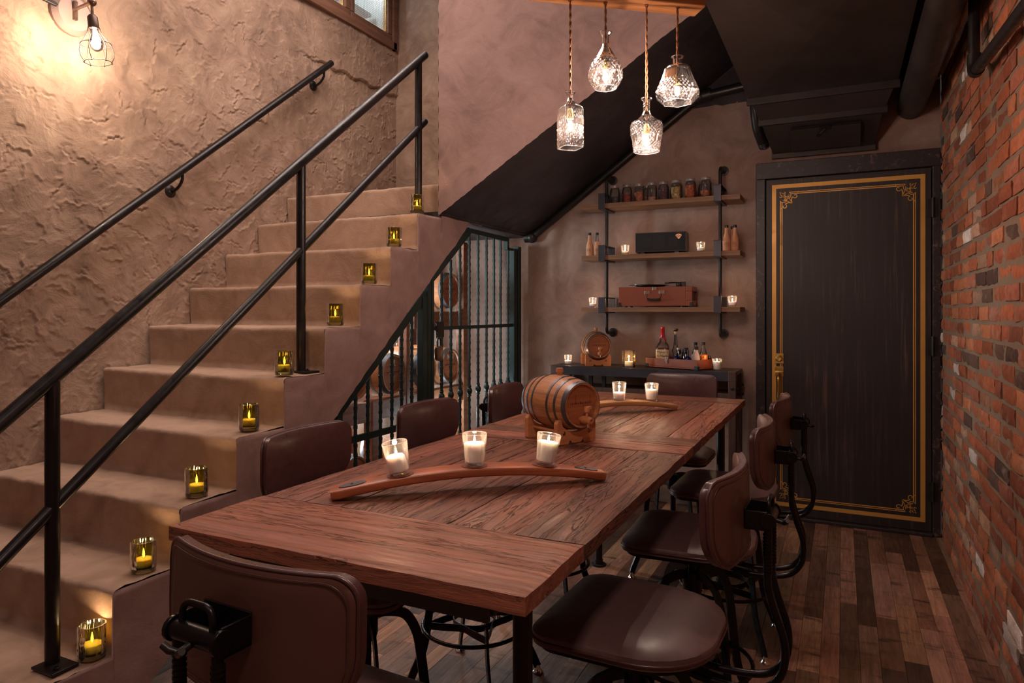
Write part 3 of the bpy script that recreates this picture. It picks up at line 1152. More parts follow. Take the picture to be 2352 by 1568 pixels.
b.bb(XL - 0.78, XL - 0.32, 3.2, 4.65, 3.74, 3.77)
tag(b.build('white_shelf', M['white_paint'], bevel=0.003), 'white shelving seen through the wired window pane', 'shelf')
lamp('window_glow', 'POINT', (XL - 0.42, 3.6, 4.15), 22.0, (0.85, 0.92, 1.0), 0.08)

# ================================================================ TABLE
TX0, TX1, TY0, TY1, TZ = -1.196, -0.420, 0.915, 3.44, 0.85
tb = thing('dining_table', 'long reclaimed wood table with steel legs in the middle of the room', 'table', ((TX0 + TX1) / 2, (TY0 + TY1) / 2, 0))
ox, oy = tb.location.x, tb.location.y


def plank(b, x0, x1, y0, y1, z0, z1, col, mi, sd):
    """board with slightly wavy worn top and rounded arrises"""
    nu, nv = (max(2, int((x1 - x0) / 0.02)), max(2, int((y1 - y0) / 0.02)))
    vs, e = [], 0.0022
    w = nu + 3
    for j in range(nv + 3):
        for i in range(nu + 3):
            ii, jj = min(max(i - 1, 0), nu), min(max(j - 1, 0), nv)
            x = x0 + (x1 - x0) * ii / nu
            y = y0 + (y1 - y0) * jj / nv
            rim = i in (0, nu + 2) or j in (0, nv + 2)
            if rim:
                zz = z0
            else:
                ed = ii in (0, nu) or jj in (0, nv)
                zz = z1 - (e if ed else 0) + 0.0014 * mnoise.noise(Vector((x * 9 + sd, y * 9, sd)))
            wb = 0.0030 * mnoise.noise(Vector((x * 17, y * 17, sd + 4)))
            vs.append((x + (wb if ii in (0, nu) else 0), y + (wb if jj in (0, nv) else 0), zz))
    fs = [(j * w + i, j * w + i + 1, (j + 1) * w + i + 1, (j + 1) * w + i) for j in range(nv + 2) for i in range(nu + 2)]
    b.add(vs, fs, None, col, mi)


b = MB()
rt = random.Random(5)
ZT = 0.0


def tone():
    g = rt.choice([0.72, 0.88, 1.0, 1.12, 1.28])
    return (g, g * rt.uniform(0.94, 1.02), g * rt.uniform(0.92, 1.04))


for (y0, y1) in ((TY0, 1.165), (2.04, 2.165), (2.168, 2.29), (3.255, TY1)):
    plank(b, TX0 - ox, TX1 - ox, y0 - oy, y1 - oy - 0.0015, 0.8195, TZ, tone(), 1, rt.random() * 30)
for (y0, y1) in ((1.167, 2.038), (2.292, 3.253)):
    x = TX0
    ws = [0.10, 0.15, 0.12, 0.16, 0.11, 0.136]
    rt.shuffle(ws)
    for k, w in enumerate(ws):
        x1 = TX1 if k == 5 else x + w
        plank(b, x - ox, x1 - ox - (0.0035 if k < 5 else 0), y0 - oy + 0.001, y1 - oy - 0.002, 0.8195, TZ - rt.uniform(0, 0.0018), tone(), 0, rt.random() * 30)
        x = x1
b.bb(TX0 - ox + 0.004, TX1 - ox - 0.004, TY0 - oy + 0.004, TY1 - oy - 0.004, 0.818, 0.844, col=(0.3, 0.3, 0.3), mi=0)
b.build('tabletop', [M['table'], M['table_x']], tb, smooth=35)
b = MB()
b.bb(-1.075 - ox, -0.51 - ox, 0.965 - oy, 0.975 - oy, 0.770, 0.817)
b.bb(-1.075 - ox, -0.51 - ox, 0.975 - oy, 1.01 - oy, 0.811, 0.817)
b.bb(-1.085 - ox, -1.075 - ox, 0.965 - oy, 3.38 - oy, 0.777, 0.817)
b.bb(-0.515 - ox, -0.505 - ox, 0.98 - oy, 3.36 - oy, 0.777, 0.817)
b.bb(-1.075 - ox, -0.51 - ox, 3.37 - oy, 3.38 - oy, 0.777, 0.817)
b.build('apron', M['blue_steel'], tb, bevel=0.002)
for (lx, ly) in ((-0.530, 1.14), (-1.085, 1.14), (-0.508, 3.27), (-1.10, 3.27)):
    b = MB()
    b.tube([(lx - ox, ly - oy, 0.006), (lx - ox, ly - oy, 0.816)], 0.0185, 20)
    b.lathe([(0, 0), (0.036, 0), (0.036, 0.008), (0.022, 0.010), (0.022, 0.03), (0, 0.03)], 24, Matrix.Translation((lx - ox, ly - oy, 0.0)))
    b.lathe([(0.038, 0.808), (0.038, 0.8165), (0, 0.8165)], 24, Matrix.Translation((lx - ox, ly - oy, 0.0)))
    b.build('leg', M['steel'], tb, smooth=40)


# ================================================================ STOOLS
def make_stool(label):
    st = thing('bar_stool', label, 'stool', (0, 0, 0), 0, 'leather bar stools around the table')
    # seat: y+ is the front
    ol = rrect(0.385, 0.370, [0.055, 0.055, 0.15, 0.15], 8)
    ol = dense(ol, 0.03)

    def top(s, x, y):
        return 0.602 + 0.016 * (1 - s ** 2.5) - 0.010 * (s ** 8) - 0.008 * math.exp(-((y + 0.06) / 0.09) ** 2) * (1 - s)

    def bot(s, x, y):
        return 0.566 + 0.004 * s ** 8
    b = MB()
    b.pad(ol, top, bot, lambda x, y, h: (x, y, h), 9)
    b.build('seat', M['leather_seat'], st, smooth=60)
    b = MB()
    b.tube([(x * 1.002, y * 1.002, 0.580) for x, y in ol], 0.0035, 6, closed=True)
    b.build('seat_piping', M['leather'], st, smooth=180)
    b = MB()
    b.pad([(x * 0.93, y * 0.93) for x, y in ol], lambda s, x, y: 0.5655, lambda s, x, y: 0.556, lambda x, y, h: (x, y, h), 3)
    b.build('seat_pan', M['iron_frame'], st, smooth=50)
    # backrest: curved pad, concave to the front
    BH = 0.858
    bo = rrect(0.355, 0.175, [0.034, 0.034, 0.080, 0.080], 8)
    bo = dense(bo, 0.02)

    def mp(x, y, h):
        yy = -0.215 + 1.25 * x * x - h + 0.06 * (0.0 - y) * -0.35
        return (x, yy + 0.0, BH + y)
    b = MB()
    b.pad(bo, lambda s, x, y: -0.012 * (1 - s ** 4) + 0.002, lambda s, x, y: 0.018, mp, 9)
    bk = b.build('backrest', M['leather'], st, smooth=70)
    b = MB()
    b.pad([(x * 0.985, y * 0.975) for x, y in bo], lambda s, x, y: 0.0165, lambda s, x, y: 0.0235 - 0.004 * s ** 12, mp, 6)
    b.build('backrest_panel', M['leather_back'], st, smooth=60)
    b = MB()
    b.tube([mp(x * 1.0, y * 1.0, 0.0175) for x, y in bo], 0.0032, 6, closed=True)
    b.tube([mp(x * 0.95, y * 0.92, 0.0236) for x, y in bo], 0.0009, 4, closed=True)
    b.build('back_piping', M['leather'], bk, smooth=180)
    # clamp bracket
    cy = -0.215 - 0.022
    b = MB()
    b.bb(-0.044, 0.044, cy - 0.042, cy - 0.001, 0.833, 0.836)
    b.bb(-0.044, -0.040, cy - 0.045, cy - 0.001, 0.832, 0.870)
    b.bb(0.040, 0.044, cy - 0.045, cy - 0.001, 0.832, 0.870)
    b.bb(-0.044, 0.044, cy - 0.004, cy - 0.001, 0.832, 0.874)
    b.tube([(-0.040, cy - 0.046, 0.853), (0.040, cy - 0.046, 0.853)], 0.0125, 14)
    b.tube([(-0.047, cy - 0.046, 0.853), (-0.041, cy - 0.046, 0.853)], 0.016, 14)
    b.tube([(0.041, cy - 0.046, 0.853), (0.047, cy - 0.046, 0.853)], 0.016, 14)
    cl = b.build('clamp', M['iron_frame'], st, smooth=45, bevel=0.0008)
    b = MB()
    b.tube(smooth_path([(-0.028, cy - 0.046, 0.858), (-0.028, cy - 0.046, 0.878), (-0.020, cy - 0.045, 0.889), (0.0, cy - 0.045, 0.891), (0.020, cy - 0.045, 0.889), (0.028, cy - 0.046, 0.878), (0.028, cy - 0.046, 0.858)], 5), 0.0045, 10)
    b.build('handle', M['iron_frame'], cl, smooth=180)
    b = MB()
    b.tube([(0, cy - 0.05, 0.847), (0, cy - 0.075, 0.841)], 0.005, 8)
    for s in (-1, 1):
        b.tube([(0, cy - 0.07, 0.842), (s * 0.009, cy - 0.077, 0.846), (s * 0.018, cy - 0.080, 0.852)], [0.004, 0.005, 0.0045], 8)
    b.build('wing_nut', M['steel'], cl, smooth=60)
    # two bent tubes
    for s in (-1, 1):
        pts = smooth_path([(s * 0.036, cy - 0.046, 0.850), (s * 0.036, cy - 0.044, 0.74), (s * 0.036, cy - 0.052, 0.69), (s * 0.034, cy - 0.076, 0.61), (s * 0.032, cy - 0.068, 0.545),
                           (s * 0.032, cy - 0.02, 0.508), (s * 0.030, -0.14, 0.505), (s * 0.03, -0.05, 0.545), (s * 0.03, 0.02, 0.553)], 6)
        b = MB()
        b.tube(pts, 0.0078, 10)
        for k in range(12):
            zz = 0.745 + k * 0.007
            b.tube([(s * 0.036, cy - 0.0445, zz), (s * 0.036, cy - 0.0445, zz + 0.0035)], 0.0092, 10)
        b.build('back_tube', M['iron_frame'], st, smooth=60)
    # swivel screw and hub
    b = MB()
    b.lathe([(0, 0.30), (0.013, 0.30), (0.013, 0.50), (0.03, 0.505), (0.03, 0.53), (0.055, 0.54), (0.055, 0.553), (0, 0.553)], 20)
    b.build('swivel_post', M['iron_frame'], st, smooth=40)
    b = MB()
    b.lathe([(0.0, 0.405), (0.026, 0.405), (0.030, 0.42), (0.030, 0.462), (0.024, 0.475), (0.0, 0.475)], 20)
    b.build('hub', M['iron_frame'], st, smooth=40)
    for k in range(4):
        a = PI / 4 + k * PI / 2
        Mx = Matrix.Rotation(a, 4, 'Z')
        prof = smooth_path([(0.02, 0, 0.468), (0.06, 0, 0.468), (0.105, 0, 0.452), (0.135, 0, 0.40), (0.148, 0, 0.33), (0.158, 0, 0.25), (0.166, 0, 0.19), (0.180, 0, 0.13), (0.212, 0, 0.06), (0.228, 0, 0.022)], 5)
        b = MB()
        b.bar(prof, 0.026, 0.008, up=(0.0, 1.0, 0.0), M=Mx @ Matrix.Identity(4))
        lg = b.build('leg', M['iron_frame'], st, smooth=40)
        b = MB()
        b.lathe([(0.0, 0.0), (0.018, 0.0), (0.018, 0.004), (0.013, 0.008), (0.009, 0.016), (0.006, 0.026), (0, 0.026)], 16, Matrix.Translation((0.229 * math.cos(a), 0.229 * math.sin(a), 0)))
        b.build('glide', M['chrome'], lg, smooth=50)
    b = MB()
    b.tube([(0.176 * math.cos(2 * PI * i / 48), 0.176 * math.sin(2 * PI * i / 48), 0.205) for i in range(48)], 0.0065, 10, closed=True)
    b.build('foot_ring', M['iron_frame'], st, smooth=180)
    b = MB()
    b.bar([(0.072 * math.cos(2 * PI * i / 40), 0.072 * math.sin(2 * PI * i / 40), 0.215) for i in range(40)], 0.003, 0.022, closed=True)
    for k in range(4):
        a0 = PI / 4 + k * PI / 2
        a1 = a0 + PI / 2
        p = []
        for i in range(13):
            t = i / 12
            am = a0 + (a1 - a0) * t
            r = 0.160 - (0.160 - 0.0755) * math.sin(PI * t) ** 0.75
            p.append((r * math.cos(am), r * math.sin(am), 0.215))
        b.bar(p, 0.003, 0.024)
    b.build('brace', M['iron_frame'], st, smooth=40)
    return st


# Layout: (x, y, facing rz, label).  rz=0 faces +Y
ST = [
    (-0.698, 0.868, -0.05, 'stool at the near short end of the table, seen from behind with its back clamp'),
    (-1.135, 1.46, -PI / 2, 'stair side stool at the near table corner, right below the green votives'),
    (-1.135, 2.05, -PI / 2, 'middle stool of the three on the stair side, behind the flickering left candle'),
    (-1.135, 2.69, -PI / 2, 'stair side stool beside the gate hinge and the table barrel'),
    (-0.415, 1.495, PI / 2, 'brick side stool with the large seat in front, closest to the camera'),
    (-0.415, 2.13, PI / 2, 'middle stool of the three on the brick side of the table'),
    (-0.410, 2.78, PI / 2, 'brick side stool closest to the black door'),
    (-0.745, 3.345, PI, 'stool at the far short end of the table, in front of the console'),
]
s0 = make_stool(ST[0][3])
for k, (x, y, a, lb) in enumerate(ST):
    if k:
        dup(s0, (x, y, 0), a + (0, 0.05, -0.04, 0.06, -0.03, 0.05, -0.02, 0.0)[k], lb)


s0.location = (ST[0][0], ST[0][1], 0)
s0.rotation_euler = (0, 0, ST[0][2])
for c in kids(s0):
    if c.name.startswith('clamp'):
        c.location.z += 0.020
    elif c.name.startswith('back_tube'):
        c.scale.z = 1.022


# ================================================================ VOTIVES
def make_votive(label, loc, rt_=0.0295, rb=0.0235, h=0.075, wax=0.045, lit=1.6, slump=0.0, group='clear glass votive candles', cat='candle', light=True, tilt=None, seed=0):
    vt = thing('votive_candle', label, cat, loc, 0, group)
    if tilt:
        vt.rotation_euler = tilt
    b = MB()
    b.lathe([(0.0, 0.0008), (rb - 0.002, 0.0004), (rb, 0.003), (rt_, h - 0.001), (rt_ - 0.0008, h), (rt_ - 0.0022, h - 0.0006), (rb - 0.0012, 0.009), (0.0, 0.007)], 32)
    g = b.build('glass_cup', M['glass'], vt, smooth=50)
    b = MB()
    b.tube([((rt_ - 0.0011) * math.cos(2 * PI * i / 40), (rt_ - 0.0011) * math.sin(2 * PI * i / 40), h) for i in range(40)], 0.0010, 6, closed=True)
    b.build('glass_rim', M['rim_glass'], g, smooth=180)
    b = MB()
    ri = rb - 0.0014
    n = 28

    def pr(a, r, z):
        return 1 - slump * max(0, math.sin(a * 1.0 + 0.7 + seed)) * (z / wax) ** 2 + 0.01 * math.sin(5 * a + seed)
    k = (rt_ - rb) / h * 0.85
    b.lathe([(0, 0.0095), (ri, 0.0095), (ri + k * wax * 0.5, wax * 0.5), (ri + k * wax, wax - 0.002), (ri + k * wax - 0.002, wax), (ri * 0.6, wax - 0.001), (ri * 0.35, wax - 0.004), (0.0, wax - 0.004)], n, sect=pr)
    b.tube([(0, 0, wax - 0.005), (0.0005, 0, wax + 0.004)], 0.0007, 6, mi=1)
    w = b.build('wax', [M['wax'], M['ink']], vt, smooth=60)
    if lit:
        b = MB()
        fh = 0.015
        b.lathe([(0, wax + 0.002), (0.0020, wax + 0.004), (0.0028, wax + 0.007), (0.0020, wax + 0.011), (0.0006, wax + fh), (0, wax + fh + 0.001)], 10)
        b.build('flame', M['flame'], vt, smooth=180)
        if light:
            l = lamp('candle_light', 'POINT', (0, 0, wax + fh + 0.008), lit * 0.11, (1.0, 0.66, 0.42), 0.006, parent=vt)
    return vt


CC = 'clear votive candle '
# ---- wine-barrel stave candle holders
def stave(name, label, c, ang, L, mat, rise, wd, th, plates, holes, grp, rot=0):
    s = thing(name, label, 'candle holder', (c[0], c[1], TZ), ang, grp)
    n = 40

    def zc(x):
        return rise * (1 - (2 * x / L) ** 2)
    b = MB()
    vs = []
    sec = rrect(wd, th, 0.004, 2)
    for i in range(n + 1):
        x = -L / 2 + L * i / n
        sl = -8 * rise * x / (L * L)
        nx, nz = -sl / math.hypot(1, sl), 1 / math.hypot(1, sl)
        wf = 1.0 - 0.22 * (2 * x / L) ** 2
        endf = 1 - 0.25 * max(0, (abs(2 * x / L) - 0.97) / 0.03)
        for (p, q) in sec:
            qq = q + th / 2
            vs.append((x + nx * qq * 1.0, p * wf * endf, zc(x) + nz * qq * 1.0 + 0.0005))
    m = len(sec)
    fs = [(i * m + j, (i + 1) * m + j, (i + 1) * m + (j + 1) % m, i * m + (j + 1) % m) for i in range(n) for j in range(m)]
    fs += [tuple(range(m)), tuple(n * m + j for j in range(m))[::-1]]
    b.add(vs, fs)
    b.build('stave', mat, s, smooth=50)
    if plates:
        for sg in (-1, 1):
            x = sg * (L / 2 - 0.045)
            sl = -8 * rise * x / (L * L)
            A = Matrix.Translation((x, 0, zc(x) + th + 0.0014)) @ Matrix.Rotation(-math.atan(sl), 4, 'Y')
            b = MB()
            b.prism(smooth2([(-0.030, 0.0), (-0.016, 0.013), (0.010, 0.016), (0.028, 0.010), (0.030, -0.006), (0.012, -0.016), (-0.014, -0.012)]), -0.0006, 0.0012, 'z', A)
            pl = b.build('end_plate', M['hoop'], s, smooth=30)
            b = MB()
            b.lathe([(0, 0.001), (0.0035, 0.001), (0.0025, 0.0028), (0, 0.003)], 12, A)
            b.build('rivet', M['steel'], pl, smooth=60)
    for hx in holes:
        b = MB()
        sl = -8 * rise * hx / (L * L)
        A = Matrix.Translation((hx, 0, zc(hx) + th + 0.0011)) @ Matrix.Rotation(-math.atan(sl), 4, 'Y')
        b.lathe([(0.0, 0.0), (0.030, 0.0), (0.031, 0.0006), (0.029, 0.0012), (0.0, 0.0008)], 28, A)
        b.build('candle_recess', M['burn'] if mat == M['burn'] else M['stave_recess'], s, smooth=40)
    return s, zc


def smooth2(pts, sub=4):
    P = [(p[0], p[1], 0) for p in pts]
    P = P[-1:] + P + P[:2]
    q = smooth_path(P, sub)
    return [(a[0], a[1]) for a in q[sub:-(sub + 0)]][:len(pts) * sub]


M['stave_recess'] = simple('charred_recess', (0.13, 0.028, 0.012), 0.6)
a1 = math.atan2(0.667, 0.745)
c1 = (-0.785, 1.418)
s1, z1 = stave('stave_candle_holder', 'curved red stave candle holder with two metal end plates and three candles', c1, a1, 0.655, M['red_wood'], 0.034, 0.066, 0.020, True, (-0.175, 0, 0.175), 'stave candle holders')
for k, (t, wx, sl, tl, lb) in enumerate(((-0.176, 0.044, 0.35, -0.19, 'with slumped wax and tall flame, at near end of red stave'),
                                         (0.0, 0.052, 0.08, 0.0, 'on the crest of the red stave, middle of the three'),
                                         (0.176, 0.056, 0.10, 0.17, 'on the red stave just in front of the table barrel'))):
    d = (math.cos(a1), math.sin(a1))
    ax = Vector((-d[1], d[0], 0))
    vt = make_votive(CC + lb, (c1[0] + d[0] * t, c1[1] + d[1] * t, TZ + z1(t) + 0.0224 + 0.0002), wax=wx, slump=sl, seed=k, group='clear glass votive candles')
    q = Matrix.Rotation(tl * 0.9, 4, ax)
    vt.rotation_euler = q.to_euler()
a2 = math.atan2(0.72, 0.70)
c2 = (-0.842, 2.740)
s2, z2 = stave('stave_candle_holder', 'pale tan stave candle holder behind the table barrel', c2, a2, 0.56, M['tan_wood'], 0.030, 0.06, 0.020, False, (), 'stave candle holders')
for k, (t, wx, sl, lb) in enumerate(((0.010, 0.034, 0.0, 'low wax, on the tan stave beside the table barrel'), (0.165, 0.050, 0.22, 'with starry flame, on tan stave before the far stool back'))):
    d = (math.cos(a2), math.sin(a2))
    make_votive(CC + lb, (c2[0] + d[0] * t, c2[1] + d[1] * t, TZ + z2(t) + 0.0206), wax=wx, slump=sl, seed=k + 5)


# ================================================================ BARRELS
def make_barrel(label, loc, rz, R0=0.088, L=0.235, group=None, spigot=True, letters=True, bung=True, marks=None, name='oak_barrel'):
    """axis along Y, head at -Y, centre at origin"""
    br = thing(name, label, 'barrel', loc, rz, group)
    Rh = R0 * 0.80
    rx = Matrix.Rotation(PI / 2, 4, 'X')  # z -> -y

    def rad(t):   # t in -1..1
        return R0 - (R0 - Rh) * abs(t) ** 1.9
    n = 96
    tones = [R.uniform(0.78, 1.15) for _ in range(24)]

    def cf(j, n_, i):
        g = tones[j // 4]
        return (g, g * 0.98, g * 0.95)

    def sect(a, r, z):
        j = int(round(a / (2 * PI) * n)) % 4
        return 0.994 if j == 0 else 1.0
    pr = []
    H = L / 2
    pr.append((0.0, -H + 0.014))
    pr.append((Rh * 0.885, -H + 0.014))
    pr.append((Rh * 0.93, -H + 0.001))
    for i in range(25):
        t = -1 + 2 * i / 24
        pr.append((rad(t), t * H))
    pr.append((Rh * 0.93, H - 0.001))
    pr.append((Rh * 0.885, H - 0.014))
    pr.append((0.0, H - 0.014))
    b = MB()
    b.lathe(pr, n, rx, colf=cf, sect=sect)
    b.build('staves', M['oak'], br, smooth=35)
    b = MB()
    hr = Rh * 0.882
    for q in range(5):    # head boards
        b.sheet(1, 1, lambda u, w: (0, 0, 0)) if False else None
    b.lathe([(0, H - 0.0135), (hr, H - 0.0135), (hr, H - 0.010), (0, H - 0.010)], 48, rx)
    hd = b.build('head', M['oak_head'], br, smooth=40)
    for (t0, t1) in ((-1.0, -0.87), (-0.66, -0.59), (-0.38, -0.31), (0.31, 0.38), (0.59, 0.66), (0.86, 1.0)):
        b = MB()
        e = 0.0014
        b.lathe([(rad(t0) + 0.0002, t0 * H), (rad(t0) + e, t0 * H), (rad((t0 + t1) / 2) + e, (t0 + t1) / 2 * H), (rad(t1) + e, t1 * H), (rad(t1) + 0.0002, t1 * H)], 64, rx, caps=False)
        for a in (1.75, 1.83):
            tt = (t0 + t1) / 2
            b.ball((rad(tt) * math.cos(a), -tt * H, (rad(tt) + 0.001) * math.sin(a)), 0.0022, 5)
        b.build('hoop', M['hoop'], br, smooth=35)
    if bung:
        b = MB()
        b.lathe([(0, R0 - 0.004), (0.009, R0 - 0.004), (0.010, R0 + 0.006), (0.0125, R0 + 0.010), (0.0125, R0 + 0.016), (0.0105, R0 + 0.022), (0, R0 + 0.022)], 8)
        b.build('bung', M['oak_stand'], br, smooth=30)
    fy = -H + 0.0102
    if spigot:
        b = MB()
        sp = Matrix.Translation((0.0, fy, -R0 * 0.50)) @ rx
        b.lathe([(0, 0), (0.008, 0), (0.008, 0.008), (0.0125, 0.012), (0.0135, 0.03), (0.0115, 0.046), (0.0085, 0.048), (0.0085, 0.052), (0.0045, 0.052), (0.0045, 0.046), (0, 0.046)], 18, sp)
        g = b.build('spigot', M['oak_stand'], br, smooth=40)
        b = MB()
        b.lathe([(0.0042, 0.0), (0.0042, 0.012), (0.0085, 0.014), (0.0105, 0.022), (0.0085, 0.031), (0, 0.032)], 14, Matrix.Translation((0, fy - 0.030, -R0 * 0.50 + 0.011)))
        b.box((0.004, fy - 0.030, -R0 * 0.50 + 0.038), (0.024, 0.010, 0.010))
        b.build('tap_key', M['oak_stand'], g, smooth=40, bevel=0.001)
        b = MB()
        b.tube([(0, fy - 0.036, -R0 * 0.5 - 0.010), (0, fy - 0.036, -R0 * 0.5 - 0.022)], 0.0042, 10)
        b.build('spout', M['chrome'], g, smooth=60)
    if letters:
        s = R0 / 0.088
        T = Matrix.Translation((0, fy - 0.0003, 0.003 * s)) @ rx
        text_part('spoke&steele', 0.0125 * s, T, M['burn'], 'lettering', hd, 0.0003, 1.28, 0.98)
        b = MB()
        for xx in (-0.0205, 0.0385):
            b.bb(xx * s - 0.0004, xx * s + 0.0004, fy - 0.0007, fy, 0.004 * s, 0.034 * s)
        b.add([(0.004 * s, fy - 0.0006, 0.009 * s), (0.005 * s, fy - 0.0006, 0.009 * s), (0.013 * s, fy - 0.0006, -0.007 * s), (0.012 * s, fy - 0.0006, -0.007 * s)], [(0, 1, 2, 3)])
        b.build('letter_strokes', M['burn'], hd)
    if marks:
        text_part(marks, 0.055, Matrix.Translation((0.0, fy - 0.0006, 0.045)) @ rx, M['chalk'], 'marker_writing', hd, 0.0002, 1.0, 0.8, shear=0.2)
    return br


def make_stand(label, loc, rz, R0=0.088, L=0.235, cz=0.122, group='wooden barrel stands'):
    st = thing('barrel_stand', label, 'stand', loc, rz, group)
    zc = cz
    w = 0.158 * R0 / 0.088
    for sy in (-1, 1):
        y = sy * L * 0.335
        rr = R0 - (R0 * 0.2) * 0.575 ** 1.9 + 0.0032
        poly = [(-w / 2, 0.004), (-w / 2, 0.066), (-w / 2 + 0.006, 0.077), (-w / 2 + 0.017, 0.080)]
        xx = w / 2 - 0.019
        a0 = math.atan2(0.080 - zc, -xx)
        k = 12
        ang0 = math.atan2(min(0.080 - zc, -0.001), -math.sqrt(max(rr * rr - (0.080 - zc) ** 2, 1e-6)))
        ang1 = -PI - ang0
        pts = []
        for i in range(k + 1):
            a = ang0 + (-PI - 2 * 0 - ang0 - (ang0 + PI) * 0) * 0
            tt = i / k
            s_ = -PI + (ang0 + PI) if False else 0
        aL = PI + math.asin((zc - 0.080) / rr)
        aR = 2 * PI - math.asin((zc - 0.080) / rr)
        for i in range(k + 1):
            a = aL + (aR - aL) * i / k
            pts.append((rr * math.cos(a), zc + rr * math.sin(a)))
        poly += [p for p in pts if abs(p[0]) < w / 2 - 0.018]
        poly += [(w / 2 - 0.017, 0.080), (w / 2 - 0.006, 0.077), (w / 2, 0.066), (w / 2, 0.004), (w / 2 - 0.003, 0.0), (0.034, 0.0), (0.026, 0.013), (0.018, 0.003), (-0.018, 0.003), (-0.026, 0.013), (-0.034, 0.0), (-w / 2 + 0.003, 0.0)]
        b = MB()
        b.prism(poly, y - 0.009, y + 0.009, 'y')
        cr = b.build('cradle_board', M['oak_stand'], st, bevel=0.0012)
        b = MB()
        for sx in (-1, 1):
            b.ball((sx * 0.052, y + sy * 0.009, 0.036), 0.0065, 8, (1, 0.5, 1))
        b.build('screw_cap', M['bronze'], cr, smooth=180)
    for sx in (-1, 1):
        b = MB()
        b.tube([(sx * 0.052, -L * 0.335, 0.036), (sx * 0.052, L * 0.335, 0.036)], 0.0055, 10)
        b.build('dowel', M['oak_stand'], st, smooth=60)
    return st


bz = TZ + 0.122 + 0.002
make_stand('barrel stand on the dining table, carrying the barrel with the wooden tap', (-0.838, 2.092, TZ), math.radians(60), group='wooden barrel stands')
make_barrel('small oak barrel with burnt lettering, wooden bung and tap, on the dining table', (-0.838, 2.092, bz), math.radians(60), group='small oak barrels')
CZ = 0.91
make_stand('barrel stand on the console table against the back wall', (-1.490, 4.368, CZ + 0.0004), math.radians(30), 0.096, 0.235, 0.130)
make_barrel('small oak barrel with burnt lettering on the console table', (-1.490, 4.368, CZ + 0.1325), math.radians(30), 0.096, 0.235, group='small oak barrels')


# ================================================================ GREEN VOTIVES ON THE STAIRS
def make_green(label, y, tz, seed, x=-2.115):
    g = thing('green_votive', label, 'candle', (x, y, tz), 0, 'green glass votives on the stair treads')
    r0, h = 0.0385, 0.102

    def sec(a, r, z):
        return 1 + 0.028 * math.sin(11 * a + 0.35 * math.sin(z * 150) + seed) + 0.008 * math.sin(z * 230 + 3 * a + seed)
    b = MB()
    pr = [(0, 0.016), (r0 - 0.004, 0.016)] + [(r0 - 0.0035, 0.016 + (h - 0.016) * i / 16) for i in range(17)] + [(r0, h + 0.0005)] + [(r0 + 0.001, h - (h - 0.016) * i / 16) for i in range(17)]
    b.lathe(pr, 72, sect=sec)
    b.build('glass_cup', M['green_glass'], g, smooth=40)
    b = MB()
    b.lathe([(0, 0.0003), (r0 - 0.003, 0.0003), (r0, 0.004), (r0 + 0.0008, 0.0155), (r0 - 0.003, 0.0158), (0, 0.0158)], 40)
    b.build('glass_base', M['green_glass_base'], g, smooth=40)
    b = MB()
    b.lathe([(0, 0.0165), (0.027, 0.0165), (0.028, 0.040), (0.024, 0.043), (0.006, 0.041), (0, 0.041)], 24)
    b.build('wax', M['wax'], g, smooth=50)
    b = MB()
    b.lathe([(0, 0.044), (0.0028, 0.048), (0.0042, 0.055), (0.0028, 0.066), (0.0006, 0.076), (0, 0.077)], 10)
    b.build('flame', M['flame_tall'], g, smooth=180)
    lamp('candle_light', 'POINT', (0, 0, 0.084), 0.26, (1.0, 0.64, 0.32), 0.008, parent=g)
    return g


M['flame_tall'] = emission('tall_candle_flame', (1.0, 0.66, 0.26), 40)
gy = [(1.345, 0.188), (1.53, 0.390), (1.74, 0.592), (1.985, 0.7935), (2.175, 0.9953), (2.496, 1.197), (2.748, 1.399), (2.957, 1.60), (3.172, 1.8025)]
gl = ['green glass votive on the lowest visible tread, right beside the railing foot', 'green glass votive on the tread above the railing foot, near the table corner',
      'green glass votive on the stair tread directly above the table near corner', 'green glass votive on the tread just below the middle railing post',
      'green glass votive standing against the middle railing post', 'green glass votive on the tread next above the middle railing post',
      'dark green votive on the fourth tread down from the landing', 'green glass votive on the tread beside the top of the gate slope', 'smoky votive beside the topmost railing post under the plaster slab']
for k, ((y, z), lb) in enumerate(zip(gy, gl)):
    make_green(lb, y, z + 0.007, k * 1.3, -2.12 if k else -2.105)


# ================================================================ RAILINGS
gr = thing('stair_guardrail', 'black tubular guardrail with tall posts on the open side of the stairs', 'railing', (-2.17, 0, 0))


def railz(y, top=True):
    if top:
        return 1.067 + (y - 1.264) * 0.8145
    return 0.672 + (y - 1.264) * 0.820


b = MB()
b.tube([(0, 0.86, railz(0.86)), (0, YS + 0.03, railz(YS + 0.03))], 0.0225, 18)
b.build('top_rail', M['rail'], gr, smooth=50)
b = MB()
b.tube([(0, 0.86, railz(0.86, 0)), (0, YS + 0.03, railz(YS + 0.03, 0))], 0.0195, 18)
b.build('lower_rail', M['rail'], gr, smooth=50)
for k, (py, pz) in enumerate(((0.87, -0.002), (1.264, 0.188), (2.327, 0.995), (3.262, 1.803))):
    b = MB()
    b.tube([(0, py, pz + 0.006), (0, py, railz(py))], 0.0205, 18)
    ps = b.build('post', M['rail'], gr, smooth=50)
    b = MB()
    b.bb(-0.03, 0.075, py - 0.045, py + 0.035, pz + 0.003, pz + 0.012)
    pb = b.build('base_plate', M['rail'], ps, bevel=0.002)
    b = MB()
    b.lathe([(0, 0.012), (0.009, 0.012), (0.009, 0.018), (0.005, 0.019), (0.005, 0.024), (0, 0.024)], 6, Matrix.Translation((0.055, py - 0.02, pz)))
    b.build('bolt', M['rail'], ps, smooth=30)

wr = thing('wall_handrail', 'black round handrail fixed to the rough plaster wall with two brackets', 'railing', (-3.155, 0, 0))


